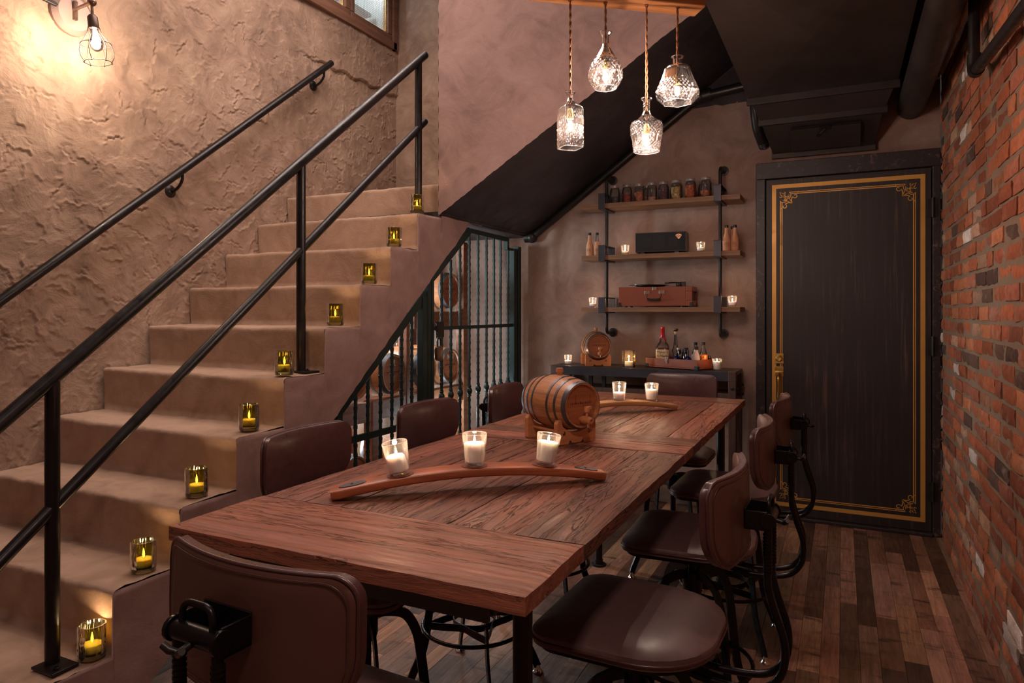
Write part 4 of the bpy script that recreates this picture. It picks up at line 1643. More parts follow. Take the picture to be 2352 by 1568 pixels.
def wz(y):
    return 1.315 + (y - 1.631) * 0.811


b = MB()
b.tube([(0, 0.9, wz(0.9)), (0, 3.675, wz(3.675))], 0.021, 18)
b.build('rail', M['rail'], wr, smooth=50)
for y in (2.50, 3.60):
    b = MB()
    b.tube(smooth_path([(0, y, wz(y) - 0.018), (0.0, y, wz(y) - 0.05), (-0.02, y - 0.004, wz(y) - 0.085), (-0.045, y - 0.01, wz(y) - 0.105), (-0.070, y - 0.01, wz(y) - 0.108)], 4), 0.008, 10)
    b.lathe([(0, 0), (0.034, 0), (0.034, 0.006), (0.022, 0.014), (0.012, 0.02), (0, 0.02)], 24, Matrix.Translation((-0.086, y - 0.01, wz(y) - 0.108)) @ Matrix.Rotation(PI / 2, 4, 'Y'))
    b.box((0, y, wz(y) - 0.0215), (0.016, 0.05, 0.004), Matrix.Translation((0, y, wz(y) - 0.0215)) @ Matrix.Rotation(math.atan(0.811), 4, 'X') @ Matrix.Translation((0, -y, -(wz(y) - 0.0215))))
    b.build('bracket', M['rail'], wr, smooth=45)


# ================================================================ SCONCE
sc = thing('caged_wall_sconce', 'caged bulb sconce with grey round plate high on the rough plaster wall', 'wall lamp', (-3.215, 1.905, 2.560))
b = MB()
b.lathe([(0, 0), (0.095, 0), (0.095, 0.022), (0.075, 0.045), (0, 0.045)], 40, Matrix.Translation((-0.02, 0.055, 0.085)) @ Matrix.Rotation(PI / 2, 4, 'Y'))
b.build('back_plate', M['plate_grey'], sc, smooth=40)
b = MB()
b.box((0.03, 0.05, 0.095), (0.02, 0.016, 0.085))
b.tube([(0.02, 0.05, 0.10), (0.225, 0.0, 0.075)], 0.0075, 10)
b.ball((0.232, 0.0, 0.075), 0.0185, 12)
b.tube([(0.232, 0.0, 0.07), (0.235, 0.0, 0.015)], 0.006, 10)
b.build('arm', M['bronze'], sc, smooth=50)
TS = Matrix.Translation((0.235, 0.0, 0.012)) @ Matrix.Rotation(0.10, 4, 'X') @ Matrix.Rotation(-0.05, 4, 'Y')
b = MB()
b.lathe([(0, 0.006), (0.013, 0.006), (0.021, -0.004), (0.022, -0.05), (0.020, -0.052), (0, -0.05)], 24, TS)
b.build('socket', M['socket'], sc, smooth=45)
cg = MB()
cr = [(0.021, -0.045), (0.028, -0.075), (0.047, -0.105), (0.060, -0.125), (0.066, -0.150), (0.064, -0.175), (0.052, -0.200)]
for k in range(6):
    a = 2 * PI * k / 6
    cg.tube([tuple(TS @ Vector((r * math.cos(a), r * math.sin(a), z))) for r, z in cr], 0.0014, 6)
    cg.ball(tuple(TS @ Vector((0.054 * math.cos(a), 0.054 * math.sin(a), -0.202))), 0.0032, 6)
for r, z in ((0.061, -0.122), (0.053, -0.200)):
    cg.tube([tuple(TS @ Vector((r * math.cos(2 * PI * i / 36), r * math.sin(2 * PI * i / 36), z))) for i in range(36)], 0.0015, 6, closed=True)
cg.build('wire_cage', M['steel'], sc, smooth=180)
b = MB()
b.lathe([(0.012, -0.050), (0.013, -0.062), (0.022, -0.090), (0.030, -0.112), (0.031, -0.125), (0.024, -0.142), (0.010, -0.152), (0.0, -0.154)], 28, TS)
blb = b.build('bulb', M['bulb_glass'], sc, smooth=180)
b = MB()
for k in range(5):
    a = 2 * PI * k / 5
    b.tube([tuple(TS @ Vector((0.008 * math.cos(a), 0.008 * math.sin(a), -0.075))), tuple(TS @ Vector((0.012 * math.cos(a + 0.5), 0.012 * math.sin(a + 0.5), -0.13)))], 0.0016, 5)
b.build('filament', M['sconce_filament'], blb)
p = TS @ Vector((0, 0, -0.105))
lamp('sconce_light', 'POINT', tuple(p), SCONCE_W, (1.0, 0.81, 0.65), 0.014, parent=sc)
b = MB()
pth = smooth_path([(-3.20, 1.895, 2.655), (-3.20, 1.80, 2.665), (-3.205, 1.68, 2.70), (-3.21, 1.55, 2.75), (-3.21, 1.3, 2.82)], 16)
b.tube(pth, [0.008 if i % 2 else 0.0096 for i in range(len(pth))], 12)
tag(b.build('flexible_conduit', M['steel'], smooth=60), 'ribbed flexible metal conduit running to the wall sconce', 'conduit')


# ================================================================ DECANTER PENDANTS
bd = Vector((math.cos(math.radians(37.7)), math.sin(math.radians(37.7)), 0))   # beam direction
bn = Vector((-bd.y, bd.x, 0))
b_end = Vector((-0.478, 2.60, 0))
BZ = 2.388
bm = MB()
Mb = Matrix(((bd.x, bn.x, 0, b_end.x), (bd.y, bn.y, 0, b_end.y), (0, 0, 1, 0), (0, 0, 0, 1)))
bm.bb(-1.25, 0.0, -0.045, 0.045, BZ, BZ + 0.105)
o = bm.build('wooden_beam', M['beam'], bevel=0.004)
o.matrix_world = Mb
tag(o, 'orange wooden beam from which four cut glass lamps hang', 'beam')
o['kind'] = 'thing'
b = MB()
for t in (-0.35, -1.1):
    p = b_end + bd * t
    b.tube([(p.x, p.y, BZ + 0.105), (p.x, p.y, TOP if p.x < -0.62 else 2.78)], 0.006, 8)
tag(b.build('beam_hanger', M['steel'], smooth=60), 'two steel rods holding the pendant beam to the ceiling', 'rod')


def ln(x, w):
    d = abs(x - round(x))
    return max(0.0, 1 - d / w)


def dia(u, z, n, m, w=0.16):
    return max(ln(u * n + z * m, w), ln(u * n - z * m, w))


def fan(u, z, n, z0, k, up=1):
    x = ((u * n) % 1.0 - 0.5) / n * 0.32
    dz = (z - z0) * up
    if dz < 0.004:
        return 0.0
    a = math.atan2(x, dz)
    return ln(a * k, 0.25) if abs(a) < 0.75 else 0.0


def tri(x):
    return abs((x % 1.0) - 0.5) * 2


def cut(u, v, n, m):
    return min(tri(u * n + v * m), tri(u * n - v * m))


def pendant(label, px_t, depth, ztop, prof, sect, NA, relief, bulbz, ridge, zs=1.0, square=0):
    prof = [(r, z * zs) for r, z in prof]
    t, d = px_t, depth
    x = d * (-math.sin(YAW) + t * math.cos(YAW))
    y = d * (math.cos(YAW) + t * math.sin(YAW))
    pd = thing('decanter_pendant', label, 'pendant lamp', (x, y, ztop), square, 'cut glass decanter lamps hanging from the beam')
    # dense profile
    P = []
    for i in range(len(prof) - 1):
        (r0, z0), (r1, z1) = prof[i], prof[i + 1]
        k = max(1, int(math.hypot(r1 - r0, z1 - z0) / 0.0022))
        for j in range(k):
            P.append((r0 + (r1 - r0) * j / k, z0 + (z1 - z0) * j / k))
    P.append(prof[-1])
    vs, fs = [], []
    for (r, z) in P:
        for j in range(NA):
            a = 2 * PI * j / NA
            q = r * sect(a, z) + relief(a / (2 * PI), z, r)
            vs.append((q * math.cos(a), q * math.sin(a), z))
    m = len(P)
    for i in range(m - 1):
        for j in range(NA):
            fs.append((i * NA + j, i * NA + (j + 1) % NA, (i + 1) * NA + (j + 1) % NA, (i + 1) * NA + j))
    b = MB()
    b.add(vs, fs)
    g = b.build('glass_shade', M['cut_glass'], pd, smooth=25)
    at = g.data.attributes.new('ridge', 'FLOAT', 'POINT')
    at.data.foreach_set('value', [ridge(j / NA, z) for (r, z) in P for j in range(NA)])
    # bright ground rim at the cut bottom
    zb = prof[-1][1]
    b = MB()
    b.tube([(prof[-1][0] * sect(2 * PI * j / 72, zb) * math.cos(2 * PI * j / 72), prof[-1][0] * sect(2 * PI * j / 72, zb) * math.sin(2 * PI * j / 72), zb) for j in range(72)], 0.0014, 6, closed=True)
    b.build('glass_rim', M['rim_glass'], g, smooth=180)
    r_, z_ = prof[0]
    b = MB()
    b.tube([(r_ * math.cos(2 * PI * j / 36), r_ * math.sin(2 * PI * j / 36), z_) for j in range(36)], 0.0016, 6, closed=True)
    b.build('glass_lip', M['rim_glass'], g, smooth=180)
    # cord: two twisted strands
    L = BZ - ztop
    b = MB()
    for ph in (0, PI):
        n = int((L + 0.05) / 0.004)
        b.tube([(0.0024 * math.cos(ph + i * 0.42), 0.0024 * math.sin(ph + i * 0.42), -0.05 + (L + 0.05) * i / n) for i in range(n + 1)], 0.0026, 6)
    b.lathe([(0.0, L - 0.004), (0.008, L - 0.004), (0.008, L), (0, L)], 12)
    b.build('cord', M['cord'], pd, smooth=180)
    b = MB()
    b.lathe([(0, bulbz + 0.052), (0.006, bulbz + 0.052), (0.010, bulbz + 0.046), (0.012, bulbz + 0.030), (0.012, bulbz + 0.014), (0, bulbz + 0.014)], 18)
    sk = b.build('socket', M['socket_gold'], pd, smooth=40)
    b = MB()
    b.tube([(0, 0, -0.05), (0, 0, bulbz + 0.05)], 0.0045, 8)
    b.build('socket_stem', M['socket'], pd, smooth=60)
    b = MB()
    b.lathe([(0.009, bulbz + 0.014), (0.014, bulbz), (0.015, bulbz - 0.016), (0.010, bulbz - 0.028), (0, bulbz - 0.033)], 18)
    bl = b.build('bulb', M['bulb_glass'], pd, smooth=180)
    b = MB()
    b.tube([(0.003, 0, bulbz + 0.006), (0.004, 0, bulbz - 0.018)], 0.0016, 6)
    b.tube([(-0.003, 0, bulbz + 0.006), (-0.004, 0, bulbz - 0.018)], 0.0016, 6)
    b.build('filament', M['filament'], bl)
    lamp('pendant_light', 'POINT', (0, 0, bulbz - 0.008), PEND_W, WARM, 0.012, parent=pd)
    return pd


M['rim_glass'] = glass('bright_glass_rim', (0.95, 0.95, 0.97), 1.5, 0.10, 0.08, (1, 0.95, 0.93), edge=0.1)


def sq_sect(n, p):
    def f(a, z):
        k = 1.0
        c, s = abs(math.cos(a)), abs(math.sin(a))
        m = 1 / ((c ** p + s ** p) ** (1 / p))
        w = min(1, max(0, (-z - 0.028) / 0.03))
        return 1 * (1 - w) + m * w
    return f


def hex_sect(n, rot=0):
    def f(a, z):
        w = min(1, max(0, (-z - 0.040) / 0.014))
        q = math.cos(PI / n) / math.cos(((a + rot) % (2 * PI / n)) - PI / n)
        return 1 * (1 - w) + q * w
    return f


# square decanter
pendant('square cut glass decanter lamp, leftmost on the beam', (1310 - 1176) / 1568, 2.452, BZ - 0.332,
        [(0.0165, 0.0), (0.0150, -0.006), (0.0105, -0.014), (0.0105, -0.024), (0.0150, -0.034), (0.0345, -0.058), (0.0375, -0.066), (0.0375, -0.205), (0.0365, -0.214)],
        sq_sect(4, 9), 200,
        lambda u, z, r: (0.0032 * cut(u, z, 24, 62) if -0.200 < z < -0.120 else (0.0022 * tri(u * 44 + (0.5 if z > -0.1 else 0)) * max(0, min(1, (-z - 0.07) / 0.03)) if z <= -0.07 and z > -0.2 else 0)),
        -0.110, lambda u, z: (fan(u, z, 4, -0.125, 6) if -0.125 < z < -0.065 else (dia(u, z, 28, 62) if -0.165 < z <= -0.125 else (fan(u, z, 4, -0.165, 5, -1) if z <= -0.165 else 0))), 0.93, math.radians(46))
# round long-necked decanter
pendant('round long-necked cut glass decanter lamp, higher up between the square one and the banded one', (1391 - 1176) / 1568, 2.470, BZ - 0.110,
        [(0.0215, 0.0), (0.0210, -0.003), (0.0150, -0.010), (0.0130, -0.020), (0.0135, -0.045), (0.0175, -0.062), (0.030, -0.085), (0.046, -0.110), (0.0565, -0.138), (0.0600, -0.160), (0.0580, -0.180), (0.050, -0.200), (0.0415, -0.212), (0.0400, -0.216)],
        lambda a, z: 1 + (0.02 * math.cos(8 * a) if z > -0.09 else 0), 200,
        lambda u, z, r: 0.0026 * cut(u, z, 20, 44) * min(1, max(0, (-z - 0.095) / 0.02)) * min(1, max(0, (z + 0.212) / 0.015)) + 0.0012 * tri(u * 80) * (1 if -0.17 < z < -0.12 and tri(u * 4) > 0.5 else 0),
        -0.150, lambda u, z: (max(0.8 * ln(u * 8, 0.05) if z > -0.1 else 0, dia(u, z, 6, 11, 0.07), dia(u, z, 36, 66, 0.2) * (1 if tri(u * 6 + z * 11) > 0.5 else 0)) if -0.20 < z < -0.085 else 0), 0.93)
# banded decanter
pendant('banded bell-shaped cut glass decanter lamp, hanging lowest at the right of the square one', (1485 - 1176) / 1568, 2.490, BZ - 0.342,
        [(0.0190, 0.0), (0.0190, -0.004), (0.0125, -0.010), (0.0120, -0.020), (0.0140, -0.025), (0.0115, -0.029), (0.0140, -0.034), (0.0115, -0.039), (0.0125, -0.052), (0.020, -0.068), (0.036, -0.084), (0.0550, -0.095), (0.0570, -0.104), (0.0555, -0.145), (0.0500, -0.170), (0.0470, -0.195), (0.0455, -0.208)],
        lambda a, z: 1.0, 200,
        lambda u, z, r: (0.0030 * cut(u, z, 30, 100) if -0.135 < z < -0.094 or -0.195 < z < -0.165 else (0.0018 * tri(u * 16) if -0.165 <= z <= -0.135 else (0.0012 * tri(u * 40) if z <= -0.195 else 0))),
        -0.145, lambda u, z: (dia(u, z, 26, 70) if -0.135 < z < -0.086 or -0.190 < z < -0.158 else (ln(u * 12, 0.08) if -0.158 <= z <= -0.135 else (ln(u * 40, 0.3) if z <= -0.19 else 0))), 0.93)
# conical decanter
pendant('wide six-sided conical cut glass decanter lamp, rightmost on the beam', (1556 - 1176) / 1568, 2.512, BZ - 0.182,
        [(0.0220, 0.0), (0.0215, -0.004), (0.0165, -0.012), (0.0160, -0.032), (0.0200, -0.036), (0.040, -0.041), (0.0500, -0.052), (0.066, -0.100), (0.0880, -0.152), (0.0880, -0.155), (0.0560, -0.188)],
        hex_sect(6, 0.35), 216,
        lambda u, z, r: 0.0030 * cut(u, z, 30, 60) * min(1, max(0, (-z - 0.085) / 0.02)) * (1 if tri(u * 6) > 0.35 else 0.3),
        -0.115, lambda u, z: (max(dia(u, z, 30, 60) if tri(u * 6) > 0.4 else 0, ln(u * 6, 0.05), fan(u, z, 6, -0.13, 6)) if z < -0.05 else 0), 0.90)


# ================================================================ PIPE SHELVES
def pipe_bracket(x, lab):
    pb = thing('pipe_shelf_bracket', lab, 'shelf bracket', (x, 4.405, 0), 0, 'black pipe shelf brackets')
    W = YB - 4.405 - 0.004
    b = MB()
    b.tube([(0, W - 0.004, 2.172), (0, 0.035, 2.172)] + arc((0, 0.035, 2.137), 0.035, PI / 2, PI, 6, 'yz')[1:] + [(0, 0, 1.165)] + arc((0, 0.035, 1.160), 0.035, PI, 1.5 * PI, 6, 'yz')[1:] + [(0, W - 0.004, 1.125)], 0.0105, 14)
    b.build('pipe', M['pipe_black'], pb, smooth=60)
    for z in (2.172, 1.125):
        b = MB()
        b.lathe([(0, 0), (0.031, 0), (0.031, 0.005), (0.018, 0.007), (0.016, 0.022), (0, 0.022)], 28, Matrix.Translation((0, W, z)) @ Matrix.Rotation(PI / 2, 4, 'X'))
        for k in range(4):
            a = PI / 4 + k * PI / 2
            b.lathe([(0, 0.004), (0.004, 0.004), (0.003, 0.007), (0, 0.007)], 8, Matrix.Translation((0.024 * math.cos(a), W, z + 0.024 * math.sin(a))) @ Matrix.Rotation(PI / 2, 4, 'X'))
        b.build('wall_flange', M['pipe_black'], pb, smooth=40)
    for z in (1.98, 1.64, 1.297):
        z0, z1 = z - 0.034, z + 0.062
        y0, y1 = -0.112, 0.115
        b = MB()
        for (ya, yb, za, zb) in ((y0, y1, z0 - 0.004, z0), (y0, y0 + 0.004, z0, z1), (y0, y1, z1, z1 + 0.004), (y1 - 0.004, y1, z0, z1)):
            b.bb(-0.0225, 0.0225, ya, yb, za, zb)
        b.build('strap', M['blue_steel'], pb, bevel=0.001)
    return pb


pipe_bracket(-1.425, 'left black pipe bracket carrying the three wall shelves, next to the sloping soffit')
pipe_bracket(-0.687, 'right black pipe bracket carrying the three wall shelves, next to the door')
SHZ = (1.98, 1.64, 1.297)
for z, lb in zip(SHZ, ('top oak wall shelf holding the row of spice jars', 'middle oak wall shelf holding the black speaker', 'bottom oak wall shelf holding the record player')):
    b = MB()
    b.bb(-0.507, 0.507, -0.108, 0.108, -0.030, 0)
    o = b.build('wall_shelf', M['shelf'], bevel=0.0015)
    o.location = (-1.062, 4.412, z)
    tag(o, lb, 'shelf', 'oak wall shelves')

# ---- mason jars on the top shelf
def jar(label, x, y, fill, level, s=1.0, grp='spice jars on the top shelf'):
    j = thing('spice_jar', label, 'jar', (x, y, SHZ[0]), 0, grp)
    b = MB()
    b.lathe([(0, 0.003), (0.026 * s, 0.0005), (0.032 * s, 0.005), (0.0335 * s, 0.012), (0.0335 * s, 0.082), (0.031 * s, 0.096), (0.026 * s, 0.104), (0.0255 * s, 0.112)], 32)
    b.build('glass_jar', M['bottle_glass'], j, smooth=60)
    b = MB()
    b.lathe([(0.0285 * s, 0.108), (0.0285 * s, 0.122), (0.027 * s, 0.1245), (0.022 * s, 0.1235), (0, 0.1235)], 32, sect=lambda a, r, z: 1 + 0.004 * math.cos(40 * a))
    b.build('lid', M['lid'], j, smooth=40)
    b = MB()
    z1 = 0.006 + 0.086 * level
    b.lathe([(0, 0.005), (0.029 * s, 0.005), (0.0322 * s, 0.014), (0.0322 * s, min(z1, 0.08)), (0.030 * s, z1), (0.015 * s, z1 + 0.002), (0, z1)], 28)
    b.build('contents', fill, j, smooth=60)
    return j


def spice(name, c1_, c2_, sc_=120):
    t = NT(name)
    v = t.coord()
    vo = t.n('TexVoronoi', {'Vector': v, 'Scale': float(sc_)})
    col = t.mix(t.n('SeparateColor', {0: vo.outputs[1]}).outputs[0], c1_, c2_)
    return t.done(t.bsdf(color=col, rough=0.8, normal=t.bump(vo.outputs[0], 0.8, 0.003)))


JF = [('black pepper', spice('peppercorns', (0.015, 0.012, 0.014), (0.06, 0.045, 0.05), 150), 0.50, 'jar of black peppercorns, first in the row'),
      ('red', spice('red_spice', (0.16, 0.018, 0.010), (0.30, 0.05, 0.02), 130), 0.62, 'jar of dark red dried fruit, second in the row from the soffit'),
      ('orange', spice('orange_spice', (0.30, 0.07, 0.03), (0.50, 0.20, 0.10), 110), 0.70, 'jar of orange brown chips, third in the row from the soffit'),
      ('beige', spice('beige_spice', (0.33, 0.15, 0.10), (0.55, 0.36, 0.28), 150), 0.28, 'jar of pale pinkish seeds filled low, fourth in the row from the soffit'),
      ('purple', spice('purple_spice', (0.06, 0.02, 0.03), (0.15, 0.06, 0.08), 140), 0.78, 'jar of dark purple berries in the middle of the row'),
      ('green', spice('green_spice', (0.30, 0.20, 0.06), (0.55, 0.42, 0.18), 70), 0.86, 'jar of yellow green dried herbs on the top shelf'),
      ('chili', spice('chili_flakes', (0.30, 0.035, 0.015), (0.55, 0.16, 0.05), 160), 0.88, 'jar full of red chilli flakes on the top shelf'),
      ('rust', spice('rust_powder', (0.30, 0.075, 0.035), (0.40, 0.12, 0.06), 260), 0.40, 'jar half filled with rust coloured powder, last in the row next to the right bracket')]
for (x, jf) in zip((-1.362, -1.279, -1.197, -1.113, -1.037, -0.953, -0.860, -0.765), JF):
    jar(jf[3], x, 4.385 - (0.02 if x > -0.9 else 0) - (0.01 if x > -1.0 else 0), jf[1], jf[2], 1.04 if x > -1.0 else 1.0)
for x, k, lb in ((-1.165, 3, 'rear jar peeking out behind the orange chips jar'), (-0.985, 6, 'rear jar peeking out behind the herbs jar'), (-0.890, 4, 'rear jar peeking out between the herbs and chilli jars'), (-0.805, 1, 'rear jar peeking out between the chilli and rust powder jars')):
    jar(lb, x, 4.475, JF[k][1], 0.5, 0.92)


# ---- bottles
def bottle(name, label, cat, loc, prof, glassm, cap=None, labels=(), liquid=None, group=None, n=32, rz=0, sect=None):
    """prof outer profile; cap (r, z0, z1, mat); labels [(z0, z1, mat, a0, a1)]; liquid (level, mat)"""
    t = thing(name, label, cat, loc, rz, group)
    b = MB()
    b.lathe(prof, n, sect=sect, caps=True)
    g = b.build('glass', glassm, t, smooth=45)
    if liquid:
        lv, lm = liquid
        pl = [(max(0, r - 0.002), z) for r, z in prof if z <= lv]
        rr = pl[-1][0]
        pl = [(0, 0.003)] + [(r, max(z, 0.003)) for r, z in pl if r > 0] + [(rr, lv), (0, lv)]
        b = MB()
        b.lathe(pl, n, sect=sect)
        b.build('liquid', lm, t, smooth=45)
    if cap:
        b = MB()
        r, z0, z1, cm = cap[:4]
        b.lathe([(0, z0), (r, z0), (r, z1 - 0.0015), (r - 0.0015, z1), (0, z1)], 20, sect=lambda a, rr_, z: 1 + 0.02 * math.cos(14 * a))
        b.build('cap', cm, t, smooth=35)
    for (z0, z1, lm, a0, a1) in labels:
        def rad(z):
            for i in range(len(prof) - 1):
                (ra, za), (rb, zb) = prof[i], prof[i + 1]
                if za <= z <= zb and zb > za:
                    return ra + (rb - ra) * (z - za) / (zb - za)
            return prof[-1][0]
        b = MB()

        def fn(u, w):
            z = z0 + (z1 - z0) * w
            a = a0 + (a1 - a0) * u
            q = (rad(z) + 0.0006) * (sect(a, 1, z) if sect else 1)
            return (q * math.cos(a), q * math.sin(a), z)
        b.sheet(24, 8, fn)
        b.build('label', lm, t, smooth=60)
    return t


def curved_text(s, size, r, z, a, mat, parent, width=1.0, name='lettering', spacing=1.0):
    o = text_part(s, size, Matrix.Identity(4), mat, name, parent, 0.0, spacing, width)
    for v in o.data.vertices:
        x, y = v.co.x, v.co.y
        an = a + x / r
        v.co = ((r + 0.0012) * math.cos(an), (r + 0.0012) * math.sin(an), z + y)
    return o


def bitters(label, x, y, z, torn=False, rz=0.0):
    pr = [(0, 0), (0.0215, 0), (0.0225, 0.003), (0.0225, 0.062), (0.0215, 0.070), (0.019, 0.085), (0.0105, 0.112), (0.0088, 0.140), (0.0095, 0.143), (0.0095, 0.147)]
    t = bottle('bitters_bottle', label, 'bottle', (x, y, z), pr, M['bottle_glass'], (0.0105, 0.143, 0.160, M['black']), (), None, 'paper wrapped bitters bottles', rz=rz)
    b = MB()
    top_ = 0.098 if torn else 0.142

    def sec(a, r, zz):
        return 1 + 0.03 * math.sin(9 * a + zz * 90) * min(1, zz / 0.07) + 0.01 * math.sin(23 * a)
    w = [(r + 0.0008, zz) for r, zz in pr[1:] if zz < top_ - 0.002]
    w.append((w[-1][0] * (0.92 if torn else 0.98), top_))
    b.lathe([(0, 0.0)] + w, 40, sect=sec)
    wp = b.build('paper_wrap', M['kraft'], t, smooth=40)
    b = MB()
    ring = []
    for i in range(36):
        a = 2 * PI * i / 36
        ring.append((0.0235, -PI / 2 + 0.62 * math.cos(a), 0.040 + 0.0125 * math.sin(a)))
    b.tube([(r * math.cos(a), r * math.sin(a), zz) for r, a, zz in ring], 0.0006, 4, closed=True)
    b.build('label_oval', M['ink'], wp)
    for zz, q in ((0.0425, 'Orange'), (0.0355, 'Bitters')):
        curved_text('%s' % q, 0.0075, 0.0236, zz, -PI / 2, M['ink'], wp, 0.9)
    return t


M2 = SHZ[1]
bitters('paper wrapped bitters bottle at the outer end of the middle shelf beside the soffit', -1.535, 4.375, M2)
bitters('bitters bottle with torn paper showing its glass neck, beside the left pipe bracket', -1.486, 4.385, M2, True, 0.3)
bitters('paper wrapped bitters bottle just outside the right pipe bracket', -0.640, 4.345, M2, False, 0.2)
bitters('half hidden bitters bottle behind two others at the door end of the middle shelf', -0.618, 4.435, M2, False, 0.5)
bitters('paper wrapped bitters bottle at the door end of the middle shelf', -0.592, 4.355, M2, False, -0.1)

# ---- speaker
sp = thing('shelf_speaker', 'black box speaker with round knob on the middle shelf', 'speaker', (-1.052, 4.40, M2), 0.09)
b = MB()
b.bb(-0.160, 0.160, -0.066, 0.066, 0.012, 0.136)
b.build('cabinet', M['speaker'], sp, bevel=0.002)
b = MB()
b.bb(-0.156, 0.156, -0.0685, -0.066, 0.017, 0.131)
gr_ = b.build('grille', M['speaker_grille'], sp)
b = MB()
for (cx, w_, h_) in ((-0.085, 7, 8), (-0.010, 9, 11), (0.078, 7, 8)):
    for i in range(w_):
        for j in range(h_):
            b.box((cx + (i - w_ / 2) * 0.0078 + 0.004, -0.0688, 0.074 + (j - h_ / 2 + 0.5) * 0.0078), (0.0030, 0.0008, 0.0030), col=None)
b.build('grille_hole', M['black'], gr_)
b = MB()
A = Matrix.Translation((0.115, -0.069, 0.106)) @ Matrix.Rotation(PI / 2, 4, 'X')
o_ = [(-0.020, 0.006), (-0.013, 0.012), (0.0, 0.0145), (0.013, 0.012), (0.020, 0.006), (0.0, -0.018)]
b.prism(o_, 0, 0.0018, 'z', A)
bdg = b.build('badge', M['copper'], sp)
b = MB()
b.prism([(x * 0.86, y * 0.84) for x, y in o_], 0.0018, 0.0024, 'z', A)
q = b.build('badge_field', M['black'], bdg)
b = MB()
b.tube([tuple(A @ Vector(p)) for p in ((-0.011, 0.003, 0.003), (-0.006, 0.009, 0.003), (0, 0.002, 0.003), (0.006, 0.009, 0.003), (0.011, 0.003, 0.003))], 0.0016, 6)
b.tube([tuple(A @ Vector(p)) for p in ((-0.007, 0.001, 0.003), (0, -0.010, 0.003), (0.007, 0.001, 0.003))], 0.0013, 6)
b.build('badge_mark', M['copper'], bdg)
for sx in (-0.115, 0.10):
    b = MB()
    b.bb(sx - 0.013, sx + 0.013, -0.055, 0.055, 0.0, 0.012)
    b.build('foot', M['black'], sp)
b = MB()
b.lathe([(0, 0), (0.0085, 0), (0.0085, 0.010), (0.007, 0.0115), (0, 0.0115)], 20, Matrix.Translation((0.105, -0.01, 0.136)))
b.build('volume_knob', M['brass'], sp, smooth=40)

make_votive(CC + 'on the middle shelf between the left bracket and the speaker', (-1.288, 4.37, M2 + 0.0003), 0.0272, 0.0225, 0.064, 0.026, 1.2, group='clear glass votive candles')
make_votive(CC + 'on the middle shelf between the speaker and the right bracket', (-0.800, 4.37, M2 + 0.0003), 0.0272, 0.0225, 0.064, 0.030, 0.8)
M3 = SHZ[2]
make_votive(CC + 'at the soffit end of the bottom shelf', (-1.512, 4.37, M3 + 0.0003), 0.0265, 0.0215, 0.066, 0.028, 1.2)
make_votive(CC + 'at the door end of the bottom shelf', (-0.610, 4.37, M3 + 0.0003), 0.028, 0.022, 0.068, 0.032, 1.4)

# ---- record player
rp = thing('record_player', 'rust leather suitcase record player on the bottom shelf', 'record player', (-1.080, 4.400, M3), 0.03)
W_, D_, H_ = 0.235, 0.092, 0.130
b = MB()
b.bb(-W_, W_ - 0.04, -D_, D_, 0.008, H_)
b.bb(W_ - 0.04, W_, -D_, D_, 0.100, H_)
b.bb(W_ - 0.04, W_, -D_, D_, 0.008, 0.042)
b.bb(W_ - 0.04, W_, -D_, -D_ + 0.01, 0.042, 0.100)
b.bb(W_ - 0.04, W_, D_ - 0.012, D_, 0.042, 0.100)
case = b.build('case', M['rust_leather'], rp, bevel=0.002)
b = MB()
b.bb(W_ - 0.038, W_ - 0.008, -D_ + 0.011, D_ - 0.013, 0.043, 0.099)
b.build('speaker_opening', M['speaker'], rp)
for cx in (-W_, W_):
    b = MB()
    b.bb(cx - 0.016 if cx > 0 else cx - 0.003, cx + 0.003 if cx > 0 else cx + 0.016, -D_ - 0.003, -D_ + 0.022, 0.004, 0.030)
    b.build('corner_guard', M['black'], rp, bevel=0.002)
b = MB()
b.bb(W_ - 0.004, W_ + 0.004, D_ - 0.02, D_ + 0.003, 0.004, 0.030)
b.build('corner_guard', M['black'], rp, bevel=0.002)
for fx in (-0.19, 0.17):
    for fy in (-0.07, 0.07):
        b = MB()
        b.lathe([(0, 0), (0.010, 0), (0.010, 0.008), (0, 0.008)], 14, Matrix.Translation((fx, fy, 0)))
        b.build('rubber_foot', M['black'], rp, smooth=40)
b = MB()
b.tube(smooth_path([(-0.045, -D_ - 0.005, 0.083), (-0.044, -D_ - 0.020, 0.066), (-0.040, -D_ - 0.024, 0.052), (-0.02, -D_ - 0.025, 0.047), (0.02, -D_ - 0.025, 0.047), (0.040, -D_ - 0.024, 0.052), (0.044, -D_ - 0.020, 0.066), (0.045, -D_ - 0.005, 0.083)], 5),
       [0.002] * 10 + [0.0075] * 16 + [0.002] * 10, 10)
b.build('carry_handle', M['black'], rp, smooth=60)
for cx, cz_ in ((-0.046, 0.094), (0.047, 0.096), (0.0, 0.118)):
    b = MB()
    b.box((cx, -D_ - 0.002, cz_), (0.036 if cz_ < 0.11 else 0.026, 0.004, 0.022))
    b.box((cx, -D_ - 0.006, cz_ + 0.003), (0.016, 0.008, 0.010))
    b.tube([(cx - 0.010, -D_ - 0.005, cz_ - 0.006), (cx + 0.010, -D_ - 0.005, cz_ - 0.006)], 0.003, 8)
    b.build('latch', M['chrome'], rp, bevel=0.0008)
b = MB()
b.lathe([(0, H_ + 0.004), (0.05, H_ + 0.004), (0.09, H_ + 0.006), (0.098, H_ + 0.010), (0.098, H_ + 0.012), (0, H_ + 0.010)], 48, Matrix.Translation((-0.05, 0.005, 0)))
b.build('platter', M['black'], rp, smooth=40)
b = MB()
b.lathe([(0, H_ + 0.0125), (0.128, H_ + 0.0125), (0.128, H_ + 0.0145), (0.04, H_ + 0.0145), (0.0, H_ + 0.0145)], 56, Matrix.Translation((-0.06, 0.005, 0)))
